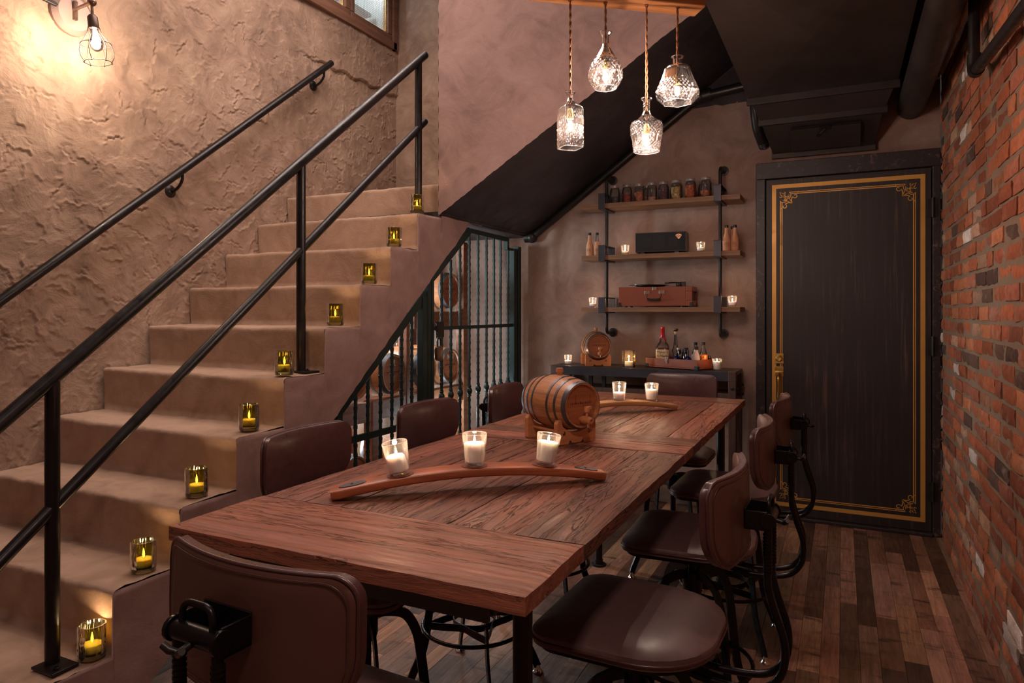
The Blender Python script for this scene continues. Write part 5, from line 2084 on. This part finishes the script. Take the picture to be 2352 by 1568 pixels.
b.tube([(-0.06, 0.005, H_ + 0.01), (-0.06, 0.005, H_ + 0.022)], 0.002, 6)
rec = b.build('vinyl_record', M['black_vinyl'], rp, smooth=40)
b = MB()
b.lathe([(0, H_), (0.018, H_), (0.018, H_ + 0.008), (0.011, H_ + 0.012), (0.011, H_ + 0.022), (0, H_ + 0.022)], 20, Matrix.Translation((0.135, 0.03, 0)))
b.tube([(0.150, 0.05, H_ + 0.028), (0.09, -0.01, H_ + 0.028), (0.065, -0.03, H_ + 0.024)], 0.0042, 8)
b.box((0.066, -0.032, H_ + 0.024), (0.024, 0.012, 0.010))
b.box((0.155, 0.05, H_ + 0.02), (0.03, 0.02, 0.03))
b.tube([(0.118, 0.02, H_ + 0.005), (0.118, 0.02, H_ + 0.022)], 0.005, 8)
b.build('tone_arm', M['black'], rp, smooth=50)


# ================================================================ CONSOLE
cs = thing('console_table', 'dark industrial console with steel edge and bolted wooden posts against the back wall', 'console', (-1.165, 4.375, 0))
cw, cd0, cd1 = 0.595, -0.145, 0.150
b = MB()
b.bb(-cw, cw, cd0 + 0.002, cd1, CZ - 0.024, CZ)
b.build('top', M['console_top'] if 'console_top' in M else M['steel'], cs, bevel=0.002)
b = MB()
b.bb(-cw + 0.045, cw - 0.045, cd0, cd0 + 0.006, CZ - 0.058, CZ - 0.001)
b.build('steel_edge', M['blue_steel'], cs, bevel=0.001)
for sx in (-1, 1):
    for yy in (cd0 + 0.024, cd1 - 0.026):
        b = MB()
        b.bb(sx * (cw - 0.022) - 0.022, sx * (cw - 0.022) + 0.022, yy - 0.024, yy + 0.022, 0.0, CZ - 0.026)
        lg = b.build('leg', M['console_wood'], cs, bevel=0.003)
        b = MB()
        for zz in (CZ - 0.10, CZ - 0.16):
            b.lathe([(0, 0), (0.011, 0), (0.011, 0.002), (0.007, 0.003), (0.007, 0.008), (0, 0.009)], 8, Matrix.Translation((sx * (cw - 0.022), yy - 0.024, zz)) @ Matrix.Rotation(PI / 2, 4, 'X'))
            b.lathe([(0, 0), (0.009, 0), (0.009, 0.012), (0, 0.012)], 6, Matrix.Translation((sx * cw, yy, zz)) @ Matrix.Rotation(sx * PI / 2, 4, 'Y'))
        b.build('bolt', M['black'], lg, smooth=30)
    b = MB()
    b.bb(sx * (cw - 0.0225) - 0.0235, sx * (cw - 0.0225) + 0.0235, cd0 - 0.001, cd0 + 0.048, CZ - 0.060, CZ + 0.0015)
    b.build('corner_block', M['console_wood'], cs, bevel=0.004)
    # curved brace between posts
    b = MB()
    b.bar(smooth_path([(sx * (cw - 0.02), cd0 + 0.03, 0.76), (sx * (cw - 0.03), 0.0, 0.58), (sx * (cw - 0.02), cd1 - 0.04, 0.30)], 8), 0.03, 0.05, up=(1, 0, 0))
    b.build('curved_brace', M['console_wood'], cs, smooth=40)
b = MB()
b.bb(-cw + 0.046, cw - 0.046, -0.11, 0.12, 0.735, 0.775)
b.build('lower_shelf', M['console_wood'], cs, bevel=0.003)
for px in (-0.33, -0.24):
    b = MB()
    b.bb(px - 0.012, px + 0.012, -0.10, -0.08, 0.776, CZ - 0.026)
    b.build('divider', M['steel'], cs)
b = MB()
b.bb(-cw + 0.044, cw - 0.044, 0.02, 0.06, 0.15, 0.19)
b.build('stretcher', M['console_wood'], cs, bevel=0.003)

make_votive(CC + 'on the console corner beside the console barrel', (-1.662, 4.30, CZ + 0.0003), 0.0262, 0.0215, 0.067, 0.030, 1.4)
make_votive(CC + 'on the console in front of the open leather case', (-0.685, 4.275, CZ + 0.0003), 0.029, 0.0235, 0.072, 0.056, 1.2, slump=0.05)
# wire wrapped tumbler
wt = thing('wire_tumbler', 'short tumbler with criss-cross wire pattern and lit candle beside the console barrel', 'candle', (-1.245, 4.31, CZ))
b = MB()
b.lathe([(0, 0.0004), (0.040, 0.0004), (0.041, 0.004), (0.041, 0.106), (0.039, 0.107), (0.039, 0.010), (0, 0.010)], 36)
b.build('glass_cup', M['bulb_glass'], wt, smooth=50)
b = MB()
rq = random.Random(3)
for k in range(11):
    z = 0.018 + k * 0.0082 + rq.uniform(-0.002, 0.002)
    b.tube([(0.0418 * math.cos(2 * PI * i / 30), 0.0418 * math.sin(2 * PI * i / 30), z) for i in range(30)], 0.0005, 4, closed=True)
for k in range(22):
    a = 2 * PI * (k + rq.uniform(-0.2, 0.2)) / 22
    b.tube([(0.0418 * math.cos(a), 0.0418 * math.sin(a), 0.012), (0.0418 * math.cos(a), 0.0418 * math.sin(a), 0.102)], 0.0005, 4)
b.build('wire_pattern', M['brass'], wt)
b = MB()
b.lathe([(0, 0.0105), (0.028, 0.0105), (0.028, 0.036), (0, 0.034)], 24)
b.build('wax', M['wax'], wt, smooth=50)
b = MB()
b.lathe([(0, 0.038), (0.0028, 0.043), (0.0020, 0.052), (0, 0.057)], 10)
b.build('flame', M['flame'], wt, smooth=180)
lamp('candle_light', 'POINT', (0, 0, 0.066), 0.14, (1, 0.6, 0.3), 0.006, parent=wt)

# ---- leather case with bottles
TR = math.radians(-21)
tc = thing('leather_case', 'open rust leather case used as a bottle tray on the console', 'case', (-0.935, 4.380, CZ + 0.0006), TR)
tw, td, th = 0.190, 0.097, 0.062
b = MB()
b.bb(-tw, tw, -td, td, 0.004, 0.012)
for (x0, x1, y0, y1) in ((-tw, tw, -td, -td + 0.007), (-tw, tw, td - 0.007, td), (-tw, -tw + 0.007, -td + 0.007, td - 0.007), (tw - 0.007, tw, -td + 0.007, td - 0.007)):
    b.bb(x0, x1, y0, y1, 0.012, th)
b.build('case_body', M['rust_leather'], tc, bevel=0.002)
for (cx, cy_) in ((-tw, -td), (tw, -td), (tw, td), (-tw, td)):
    b = MB()
    b.bb(cx - (0.022 if cx > 0 else 0.003), cx + (0.003 if cx > 0 else 0.022), cy_ - (0.022 if cy_ > 0 else 0.003), cy_ + (0.003 if cy_ > 0 else 0.022), 0.0, 0.026)
    g = b.build('corner_guard', M['gate'], tc, bevel=0.002)
b = MB()
b.prism(rrect(0.020, 0.042, 0.009, 5), 0, 0.004, 'z', Matrix.Translation((-0.028, -td, 0.052)) @ Matrix.Rotation(PI / 2, 4, 'X'))
b.prism(rrect(0.008, 0.028, 0.003, 3), 0.004, 0.009, 'z', Matrix.Translation((-0.028, -td, 0.054)) @ Matrix.Rotation(PI / 2, 4, 'X'))
b.build('clasp', M['chrome'], tc, bevel=0.0008)


def onto(lx, ly):
    c, s = math.cos(TR), math.sin(TR)
    ly *= 0.82
    return (-0.935 + lx * c - ly * s, 4.380 + lx * s + ly * c, CZ + 0.0130)


# whisky bottle with red wax
rsq = lambda p: (lambda a, r, z: 1.0 if z > 0.135 else (1 / ((abs(math.cos(a)) ** p + abs(math.sin(a)) ** p) ** (1 / p))) * (1 if z < 0.10 else 1) ** 1)


def mk_sect(a, r, z):
    w = min(1, max(0, (0.135 - z) / 0.03))
    q = 1 / ((abs(math.cos(a)) ** 5 + abs(math.sin(a)) ** 5) ** 0.2)
    return 1 * (1 - w) + q * 0.94 * w


mx, my, mz = onto(-0.118, -0.015)
mk = bottle('whisky_bottle', 'tall square whisky bottle with dripping red wax neck and cream label', 'bottle', (mx, my, mz),
            [(0, 0), (0.040, 0), (0.043, 0.004), (0.0445, 0.100), (0.044, 0.118), (0.037, 0.135), (0.022, 0.152), (0.0145, 0.168), (0.0125, 0.190), (0.0125, 0.245)], M['bottle_glass'], None,
            (), (0.112, M['whisky']), None, 48, 0.15, mk_sect)
b = MB()
b.lathe([(0.0150, 0.182), (0.0145, 0.200), (0.0138, 0.232), (0.0145, 0.233), (0.0145, 0.236), (0.0138, 0.2365), (0.0138, 0.246), (0.012, 0.248), (0, 0.248)], 24)
for a, L_ in ((0.4, 0.030), (1.5, 0.014), (2.6, 0.034), (3.6, 0.024), (4.5, 0.012), (5.4, 0.036)):
    zb_ = 0.184
    pts_ = [(0.0140 * math.cos(a), 0.0140 * math.sin(a), zb_ + 0.01), (0.0155 * math.cos(a), 0.0155 * math.sin(a), zb_ - L_ * 0.4), ((0.0185 + L_ * 0.2) * math.cos(a), (0.0185 + L_ * 0.2) * math.sin(a), zb_ - L_)]
    b.tube(pts_, [0.004, 0.0028, 0.0022], 8)
b.build('wax_seal', M['red_wax'], mk, smooth=50)
b = MB()


def lab(u, w):
    a = -PI / 2 - 1.25 + 2.5 * u
    z = 0.008 + 0.094 * w
    r = 0.0436 + 0.0009 * (z / 0.1)
    q = r * mk_sect(a, r, z) + 0.0009
    return (q * math.cos(a), q * math.sin(a), z)


b.sheet(36, 6, lab)
lb_ = b.build('label', M['label_cream'], mk, smooth=60)
Tt = lambda z, x=0.0: Matrix.Translation((x, -0.0432, z)) @ Matrix.Rotation(PI / 2, 4, 'X')
text_part("Maker's", 0.0235, Tt(0.078, 0.002), M['ink'], 'lettering', lb_, 0.0002, 1.0, 0.95)
text_part("Mark", 0.0235, Tt(0.054, 0.010), M['ink'], 'lettering', lb_, 0.0002, 1.0, 0.95)
text_part("&", 0.015, Tt(0.056, -0.026), M['ink'], 'lettering', lb_, 0.0002)
text_part("WHISKY", 0.011, Tt(0.034, 0.0), M['ink'], 'lettering', lb_, 0.0002, 1.1)
b = MB()
b.tube([(-0.026 + 0.0085 * math.cos(2 * PI * i / 24), -0.0437, 0.061 + 0.0085 * math.sin(2 * PI * i / 24)) for i in range(24)], 0.0005, 4, closed=True)
b.build('label_ring', M['ink'], lb_)
# slender bottle with broad stopper
lx, ly, lz = onto(-0.045, 0.030)
sl = bottle('slender_bottle', 'slender long-necked bottle with broad dark stopper next to the whisky', 'bottle', (lx, ly, lz),
            [(0, 0), (0.034, 0), (0.036, 0.006), (0.032, 0.020), (0.019, 0.040), (0.016, 0.065), (0.017, 0.080), (0.024, 0.090), (0.024, 0.098), (0.017, 0.108), (0.013, 0.13), (0.0095, 0.180), (0.0095, 0.205)], M['bottle_glass'], None, (), (0.030, M['whisky']))
b = MB()
b.lathe([(0, 0.200), (0.0088, 0.200), (0.0095, 0.218), (0, 0.218)], 16)
b.build('cork', M['cork'], sl, smooth=40)
b = MB()
b.lathe([(0, 0.218), (0.010, 0.218), (0.019, 0.228), (0.0175, 0.236), (0, 0.237)], 20)
b.build('stopper', M['stopper'], sl, smooth=40)
b = MB()
b.bb(-0.004, 0.004, -0.0125, -0.0095, 0.128, 0.196)
b.build('label', M['ink'], sl)


def dropper(lab_, lx, ly, gm, lm=None, h=1.0, text=None, dome=True, col=None):
    x, y, z = onto(lx, ly)
    pr = [(0, 0), (0.0205, 0), (0.0215, 0.003), (0.0215, 0.050 * h), (0.018, 0.060 * h), (0.0085, 0.068 * h), (0.0085, 0.074 * h)]
    t = bottle('dropper_bottle', lab_, 'bottle', (x, y, z), pr, gm, None, [(0.010, 0.036 * h, lm, -PI / 2 - 1.35, -PI / 2 + 1.35)] if lm else (), None, 'dropper bottles in the leather case')
    b = MB()
    b.lathe([(0, 0.070 * h), (0.0095, 0.070 * h), (0.0095, 0.082 * h), (0.0058, 0.084 * h), (0.0055, 0.100 * h), (0.003, 0.108 * h), (0, 0.109 * h)], 16)
    b.build('dropper_cap', M['black'], t, smooth=40)
    if text:
        curved_text(text, 0.0085, 0.0222, 0.013, -PI / 2 + 0.35, M['ink'] if lm is not M['ink'] else M['chalk'], t, 1.0)
    if col:
        b = MB()
        b.sheet(6, 2, lambda u, w: (0.0226 * math.cos(-PI / 2 + 0.5 + 0.7 * u), 0.0226 * math.sin(-PI / 2 + 0.5 + 0.7 * u), 0.030 * h + 0.006 * w))
        b.build('label_flash', col, t, smooth=60)
    return t


M['lime'] = simple('lime_flash', (0.30, 0.42, 0.03), 0.6)
dropper('cobalt blue dropper bottle with white and lime label', 0.012, -0.060, M['blue_glass'], M['label_white'], 1.0, 'TINDE', col=M['lime'])
dropper('small brown dropper bottle between the two cobalt ones', 0.058, -0.078, M['amber_glass'], M['label_white'], 0.82)
dropper('cobalt blue dropper bottle with white and orange label', 0.105, -0.078, M['blue_glass'], M['label_white'], 1.0, 'TINDE', col=M['label_orange'])
# amber apothecary, dark jars
x, y, z = onto(0.058, -0.020)
bottle('amber_bottle', 'brown apothecary bottle with ribbed black cap in the leather case', 'bottle', (x, y, z), [(0, 0), (0.022, 0), (0.023, 0.004), (0.023, 0.075), (0.013, 0.090), (0.0125, 0.100)], M['amber_glass'], (0.0155, 0.097, 0.118, M['black']))
for k, (lx, ly, lb) in enumerate(((-0.004, 0.000, 'dark glass bottle with silver cap beside the slender bottle'), (0.022, 0.035, 'dark glass bottle with silver cap in the second row of the case'))):
    x, y, z = onto(lx, ly)
    t = bottle('dark_bottle', lb, 'bottle', (x, y, z), [(0, 0), (0.023, 0), (0.024, 0.004), (0.024, 0.072), (0.014, 0.090), (0.013, 0.106)], M['black_vinyl'], (0.0145, 0.104, 0.116, M['lid']), (), None, 'dark bottles with silver caps')
    if k == 0:
        curved_text('100', 0.017, 0.0245, 0.062, -PI / 2 + 0.3, M['chalk'], t)
# tall clear bitters with black caps
x, y, z = onto(0.085, 0.062)
bottle('clear_bottle', 'clear long-necked bottle with black cap at the back of the case', 'bottle', (x, y, z), [(0, 0), (0.023, 0), (0.024, 0.004), (0.024, 0.070), (0.020, 0.090), (0.010, 0.118), (0.0095, 0.138)], M['bottle_glass'], (0.0115, 0.134, 0.152, M['black']), [(0.012, 0.075, M['label_white'], -PI / 2 - 1.3, -PI / 2 + 1.3)], None, 'clear bottles with black caps')
x, y, z = onto(0.150, 0.045)
ob = bottle('orange_label_bottle', 'clear bottle with bright orange label and black cap', 'bottle', (x, y, z), [(0, 0), (0.0235, 0), (0.0245, 0.004), (0.0245, 0.074), (0.020, 0.094), (0.0105, 0.120), (0.0098, 0.142)], M['bottle_glass'], (0.0118, 0.138, 0.156, M['black']), [(0.008, 0.078, M['label_orange'], -PI / 2 - 1.7, -PI / 2 + 1.7)], None, 'clear bottles with black caps')
curved_text('WEST', 0.012, 0.0252, 0.058, -PI / 2 + 0.1, M['brass'], ob)
curved_text('IND', 0.010, 0.0252, 0.030, -PI / 2 + 0.1, M['brass'], ob)
x, y, z = onto(0.135, -0.030)
pk = bottle('peach_bitters_bottle', 'bottle with pale pink label and dark cap in front of the orange label', 'bottle', (x, y, z), [(0, 0), (0.0225, 0), (0.0235, 0.004), (0.0235, 0.058), (0.0205, 0.075), (0.0135, 0.096), (0.0125, 0.112)], M['bottle_glass'], (0.0140, 0.112, 0.128, M['black']),
            [(0.004, 0.108, M['label_pink'], -PI / 2 - 1.5, -PI / 2 + 1.5)])
curved_text('Bitters', 0.010, 0.0240, 0.040, -PI / 2 + 0.25, M['red_ink'], pk)
curved_text('PEACH', 0.0115, 0.0242, 0.010, -PI / 2 + 0.25, M['red_ink'], pk)
x, y, z = onto(0.168, 0.090)
bottle('tiny_bottle', 'tiny dark bottle at the far corner of the leather case', 'bottle', (x, y, z), [(0, 0), (0.012, 0), (0.0125, 0.003), (0.0125, 0.050), (0.008, 0.056)], M['amber_glass'], (0.0085, 0.056, 0.070, M['black']), [(0.03, 0.047, M['label_white'], -PI / 2 - 1.3, -PI / 2 + 1.3)])


# ================================================================ DUCT AND PIPES
du = thing('air_duct', 'large dark sheet metal duct stepping down above the door', 'duct', (0, 0, 0))


def frustum(b, a, c):
    """a, c = (x0, x1, y, zbot, ztop) cross rectangles"""
    vs = []
    for (x0, x1, y, z0, z1) in (a, c):
        vs += [(x0, y, z0), (x1, y, z0), (x1, y, z1), (x0, y, z1)]
    b.add(vs, [(0, 1, 5, 4), (1, 2, 6, 5), (2, 3, 7, 6), (3, 0, 4, 7), (0, 3, 2, 1), (4, 5, 6, 7)])


b = MB()
# long box whose underside is cross-broken (shallow pyramid)
X0, X1, Ya, Yb_, Z0, Z1 = -0.492, 0.268, 2.35, 4.16, 2.50, 2.776
b.add([(X0, Ya, Z0), (X1, Ya, Z0), (X1, Yb_, Z0), (X0, Yb_, Z0), ((X0 + X1) / 2, (Ya + Yb_) / 2, Z0 - 0.028), (X0, Ya, Z1), (X1, Ya, Z1), (X1, Yb_, Z1), (X0, Yb_, Z1)],
      [(1, 0, 4), (2, 1, 4), (3, 2, 4), (0, 3, 4), (0, 1, 6, 5), (1, 2, 7, 6), (2, 3, 8, 7), (3, 0, 5, 8)])
b.build('duct_section', M['duct'], du, bevel=0.0025)
b = MB()
X = (-0.492, 0.268)
b.add([(X[0], 0.6, 2.50), (X[1], 0.6, 2.50), (X[1], 2.345, 2.50), (X[0], 2.345, 2.50), ((X[0] + X[1]) / 2, 1.5, 2.49), (X[0], 0.6, Z1), (X[1], 0.6, Z1), (X[1], 2.345, Z1), (X[0], 2.345, Z1)],
      [(1, 0, 4), (2, 1, 4), (3, 2, 4), (0, 3, 4), (0, 1, 6, 5), (1, 2, 7, 6), (2, 3, 8, 7), (3, 0, 5, 8)])
b.build('duct_section', M['duct'], du, bevel=0.0025)
b = MB()
frustum(b, (-0.480, 0.255, 4.17, 2.485, 2.776), (-0.440, 0.215, 4.285, 2.395, 2.70))
b.build('duct_section', M['duct'], du, bevel=0.0025)
b = MB()
frustum(b, (-0.435, 0.205, 4.295, 2.385, 2.70), (-0.385, 0.165, 4.525, 2.235, 2.60))
b.build('duct_section', M['duct'], du, bevel=0.0025)
for (x0, x1, y0, y1, z0, z1) in ((-0.500, 0.276, 4.150, 4.172, 2.462, 2.776), (-0.450, 0.225, 4.280, 4.300, 2.368, 2.72), (-0.395, 0.175, 4.512, 4.536, 2.215, 2.60)):
    b = MB()
    b.bb(x0, x1, y0, y1, z0, z1)
    b.build('flange', M['duct'], du, bevel=0.002)
b = MB()
TH = Matrix.Translation((-0.09, 4.405, 2.300)) @ Matrix.Rotation(math.atan2(-0.15, 0.23), 4, 'X')
b.bb(-0.185, 0.185, -0.085, 0.085, -0.020, 0.004, TH)
hp = b.build('access_hatch', M['duct'], du, bevel=0.002)
b = MB()
b.bb(-0.03, 0.03, -0.10, -0.07, -0.024, -0.018, TH)
b.tube([tuple(TH @ Vector((0.0, -0.08, -0.026))), tuple(TH @ Vector((-0.03, -0.05, -0.035)))], 0.004, 8)
b.lathe([(0, 0), (0.011, 0), (0.011, 0.003), (0, 0.003)], 16, TH @ Matrix.Translation((-0.035, -0.045, -0.04)))
b.build('latch', M['steel'], hp, smooth=40)

b = MB()
b.tube([(0.353, 0.6, 2.445), (0.353, YB - 0.012, 2.445)], 0.070, 32)
tag(b.build('round_duct', M['duct'], smooth=60), 'thick round black pipe running along the ceiling beside the brick wall', 'pipe')
b = MB()
pts = smooth_path([(-0.482, 4.375, 2.77), (-0.482, 4.38, 2.56), (-0.470, 4.44, 2.40), (-0.440, 4.53, 2.30)], 22)
b.tube(pts, [0.029 if i % 2 else 0.032 for i in range(len(pts))], 20)
tag(b.build('flexible_duct', M['pipe_black'], smooth=50), 'black ribbed flexible pipe bending into the wall beside the big duct', 'pipe')
sprk = thing('elbow_pipe', 'black conduit pipe with elbow fixed along the top of the brick wall', 'pipe', (0, 0, 0))
b = MB()
b.tube([(0.452, 1.0, 1.99), (0.452, 3.07, 2.175)], 0.0200, 16)
b.build('long_pipe', M['pipe_black'], sprk, smooth=60)
b = MB()
b.tube([(0.452, 3.04, 2.172)] + arc((0.452, 3.07, 2.215), 0.042, -PI / 2, 0, 8, 'yz') + [(0.452, 3.112, 2.25)], 0.024, 16)
b.build('elbow', M['pipe_black'], sprk, smooth=60)
b = MB()
b.tube([(0.452, 3.112, 2.24), (0.452, 3.112, 2.776)], 0.0195, 16)
b.build('riser', M['pipe_black'], sprk, smooth=60)
b = MB()
b.tube([(0.472, 3.17, 2.24), (0.472, 3.17, 2.776)], 0.007, 10)
b.build('hanger_rod', M['pipe_black'], sprk, smooth=60)

sp_ = thing('sloping_pipe', 'black pipe following the sloping black soffit down to the gate', 'pipe', (0, 0, 0))
pa = Vector((-2.02, YB - 0.045, zbk(-2.02) - 0.036))
pb_ = Vector((-0.83, YB - 0.045, zbk(-0.83) - 0.036))
b = MB()
b.tube([tuple(pa), tuple(pb_)], 0.026, 18)
b.build('pipe', M['pipe_black'], sp_, smooth=60)
b = MB()
b.ball(tuple(pb_), 0.044, 12)
b.tube([tuple(pb_), tuple(pb_ + Vector((0.07, 0, 0.012)))], 0.040, 18)
b.ball(tuple(pa), 0.042, 12)
b.tube([tuple(pa), tuple(pa + Vector((-0.05, 0, 0.0)))], 0.038, 18)
b.build('elbow', M['pipe_black'], sp_, smooth=60)
b = MB()
b.tube([tuple(pb_), (-0.42, YB - 0.045, pb_.z + 0.045)], 0.030, 18)
b.build('pipe', M['pipe_black'], sp_, smooth=60)


# ================================================================ GATE
GX = -2.115
gt = thing('iron_gate', 'dark green iron bar gate with sloping top closing the cupboard under the stairs', 'gate', (GX, 0, 0))


def gz(y):
    return 0.82 - 0.035 + 0.7685 * (y - 2.479)


def bar_y(y, z0, z1, name='bar', knob=None, w=0.013):
    b = MB()
    b.bb(-w / 2, w / 2, y - w / 2, y + w / 2, z0, z1)
    # hammered edges
    n = int((z1 - z0) / 0.045)
    for i in range(n):
        zz = z0 + (i + 0.5) * 0.045
        b.box((0, y, zz), (w + 0.003, w + 0.003, 0.018))
    if knob:
        b.lathe([(w * 0.5, knob - 0.035), (0.0145, knob - 0.030), (0.010, knob - 0.022), (0.017, knob - 0.012), (0.019, knob), (0.017, knob + 0.012), (0.010, knob + 0.022), (0.0145, knob + 0.030), (w * 0.5, knob + 0.035)], 14, Matrix.Translation((0, y, 0)))
    return b.build(name, M['gate'], gt, smooth=40, bevel=0.0015)


for y in (2.636, 2.731, 2.834, 2.932, 3.019, 3.114):
    bar_y(y, 0.06, gz(y) - 0.01)
for k, y in enumerate((3.422, 3.527, 3.636, 3.752, 3.867, 3.982, 4.089, 4.188, 4.304)):
    bar_y(y, 0.06, min(gz(y), 1.775) - 0.01, knob=0.77)
b = MB()
b.bar([(0, 2.50, gz(2.50)), (0, 3.235, gz(3.235))], 0.050, 0.03, up=(1, 0, 0))
b.bb(-0.02, 0.02, 2.48, 2.52, 0.0, gz(2.5))
b.bb(-0.02, 0.02, 3.195, 3.240, 0.0, gz(3.22))
b.bar([(0, 2.5, 0.655), (0, 3.22, 0.655)], 0.012, 0.035, up=(0, 0, 1))
b.bar([(0, 2.5, 0.06), (0, 3.22, 0.06)], 0.02, 0.04, up=(0, 0, 1))
b.build('side_panel_frame', M['gate'], gt, bevel=0.002)
b = MB()
b.bb(-0.02, 0.02, 3.246, 3.278, 0.0, gz(3.27) + 0.09)
b.bb(-0.02, 0.02, 3.284, 3.312, 0.03, gz(3.30) + 0.05)
b.bar([(0, 3.30, gz(3.30) + 0.04), (0, 3.74, 1.778)], 0.046, 0.03, up=(1, 0, 0))
b.bar([(0, 3.73, 1.778), (0, 4.29, 1.772)], 0.030, 0.022, up=(1, 0, 0))
b.bb(-0.015, 0.015, 4.268, 4.296, 1.70, 1.780)
b.bb(-0.015, 0.015, 4.27, 4.42, 1.700, 1.716)
b.bb(-0.02, 0.02, 4.365, 4.415, 0.03, 1.715)
b.bar([(0, 3.30, 1.172), (0, 4.40, 1.172)], 0.012, 0.022, up=(0, 0, 1))
b.bar([(0, 3.30, 0.06), (0, 4.40, 0.06)], 0.02, 0.04, up=(0, 0, 1))
b.build('gate_leaf_frame', M['gate'], gt, bevel=0.002)
b = MB()
b.bb(-0.024, 0.024, 4.425, 4.475, 0.0, 1.735)
b.build('hinge_post', M['gate'], gt, bevel=0.002)
b = MB()
b.bb(0.008, 0.016, 3.345, 3.425, 1.12, 1.21)
b.build('lock_plate', M['steel'], gt, bevel=0.002)
pdl = thing('padlock', 'worn bronze padlock with chain hanging on the iron gate', 'padlock', (GX + 0.036, 3.335, 1.0))
b = MB()
b.pad(rrect(0.062, 0.085, 0.02, 5), lambda s, x, y: 0.011 - 0.003 * s ** 4, lambda s, x, y: -0.011 + 0.003 * s ** 4, lambda x, y, h: (h, x, y + 0.03), 4)
b.build('lock_body', M['bronze'], pdl, smooth=60)
b = MB()
b.tube([(0, -0.018, 0.065), (0, -0.018, 0.100)] + arc((0, 0, 0.100), 0.018, PI, 0, 8, 'yz') + [(0, 0.018, 0.065)], 0.005, 10)
b.build('shackle', M['steel'], pdl, smooth=60)
for k in range(4):
    b = MB()
    cz_ = 0.128 + 0.022 * k
    Tl = Matrix.Translation((-0.004, -0.006 - 0.006 * k, cz_)) @ Matrix.Rotation(PI / 2 * (k % 2), 4, 'Z')
    b.tube([tuple(Tl @ Vector((0.009 * math.cos(2 * PI * i / 16), 0, 0.016 * math.sin(2 * PI * i / 16)))) for i in range(16)], 0.0030, 6, closed=True)
    b.build('chain_link', M['steel'], pdl, smooth=180)

# ================================================================ BARREL RACK UNDER THE STAIRS
rk = thing('barrel_rack', 'reddish wooden barrel rack behind the iron gate', 'rack', (0, 0, 0))
RX0, RX1 = -2.98, -2.44
for (nm, z, y0, y1) in (('rack_rail', 1.215, 3.58, 4.27), ('rack_rail', 0.70, 2.48, 4.27), ('rack_rail', 0.16, 2.0, 4.27)):
    for xx in (RX1, RX0 + 0.10):
        b = MB()
        b.bb(xx - 0.03, xx + 0.03, y0, y1, z - 0.055, z + 0.055)
        b.build(nm, M['rack_wood'], rk, bevel=0.003)
for (y, zt) in ((4.225, 1.76), (3.185, 0.76), (3.525, 1.255)):
    for xx in (RX1, RX0 + 0.10):
        b = MB()
        b.bb(xx - 0.032, xx + 0.032, y - 0.032, y + 0.032, 0, zt)
        b.build('rack_post', M['rack_wood'], rk, bevel=0.003)
UB = []
RB, LB = 0.142, 0.44
lbs = [('stored barrel on the upper rack rail behind the gate', 4.01, 1.272, None), ('stored barrel with white scrawl, on the middle rack beside the rack post', 4.01, 0.757, 'NIKI'),
       ('stored barrel in the centre of the middle rack, behind the gate stile', 3.70, 0.757, 'T'), ('stored barrel with pale mark on the middle rack, at the left of the gate stile', 3.355, 0.757, 'M.'),
       ('stored barrel on the middle rack, deepest towards the foot of the stairs', 3.005, 0.757, None),
       ('stored barrel on the bottom rack below the gate knobs', 4.01, 0.217, None), ('stored barrel on the bottom rack behind the second stair side stool', 3.70, 0.217, None),
       ('stored barrel with dark branded mark on the bottom rack', 2.995, 0.217, None), ('stored barrel on the bottom rack furthest towards the stair foot', 2.69, 0.217, None)]
proto = None
for k, (lb, y, z, mk_) in enumerate(lbs):
    make_barrel(lb, (-2.62, y, z + RB), PI / 2, RB, LB, 'stored barrels under the stairs', False, True, True, mk_, 'stored_barrel')
b = MB()
b.tube([(-3.10, 2.55, 0.93), (-3.10, 4.1, 1.0)], 0.012, 10)
ll = b.build('strip_lamp', M['cool_lamp'], smooth=60)
tag(ll, 'cool white strip lamp glowing behind the stored barrels', 'lamp')
lamp('store_light', 'AREA', (-3.06, 3.5, 1.05), STORE_W, (0.82, 0.97, 1.0), 1.6, (0, math.radians(-80), 0), 0.2)
lamp('store_lamp_low', 'POINT', (-2.35, 3.9, 0.06 + 0.5), STORE_W * 0.10, (0.80, 0.95, 1.0), 0.05)
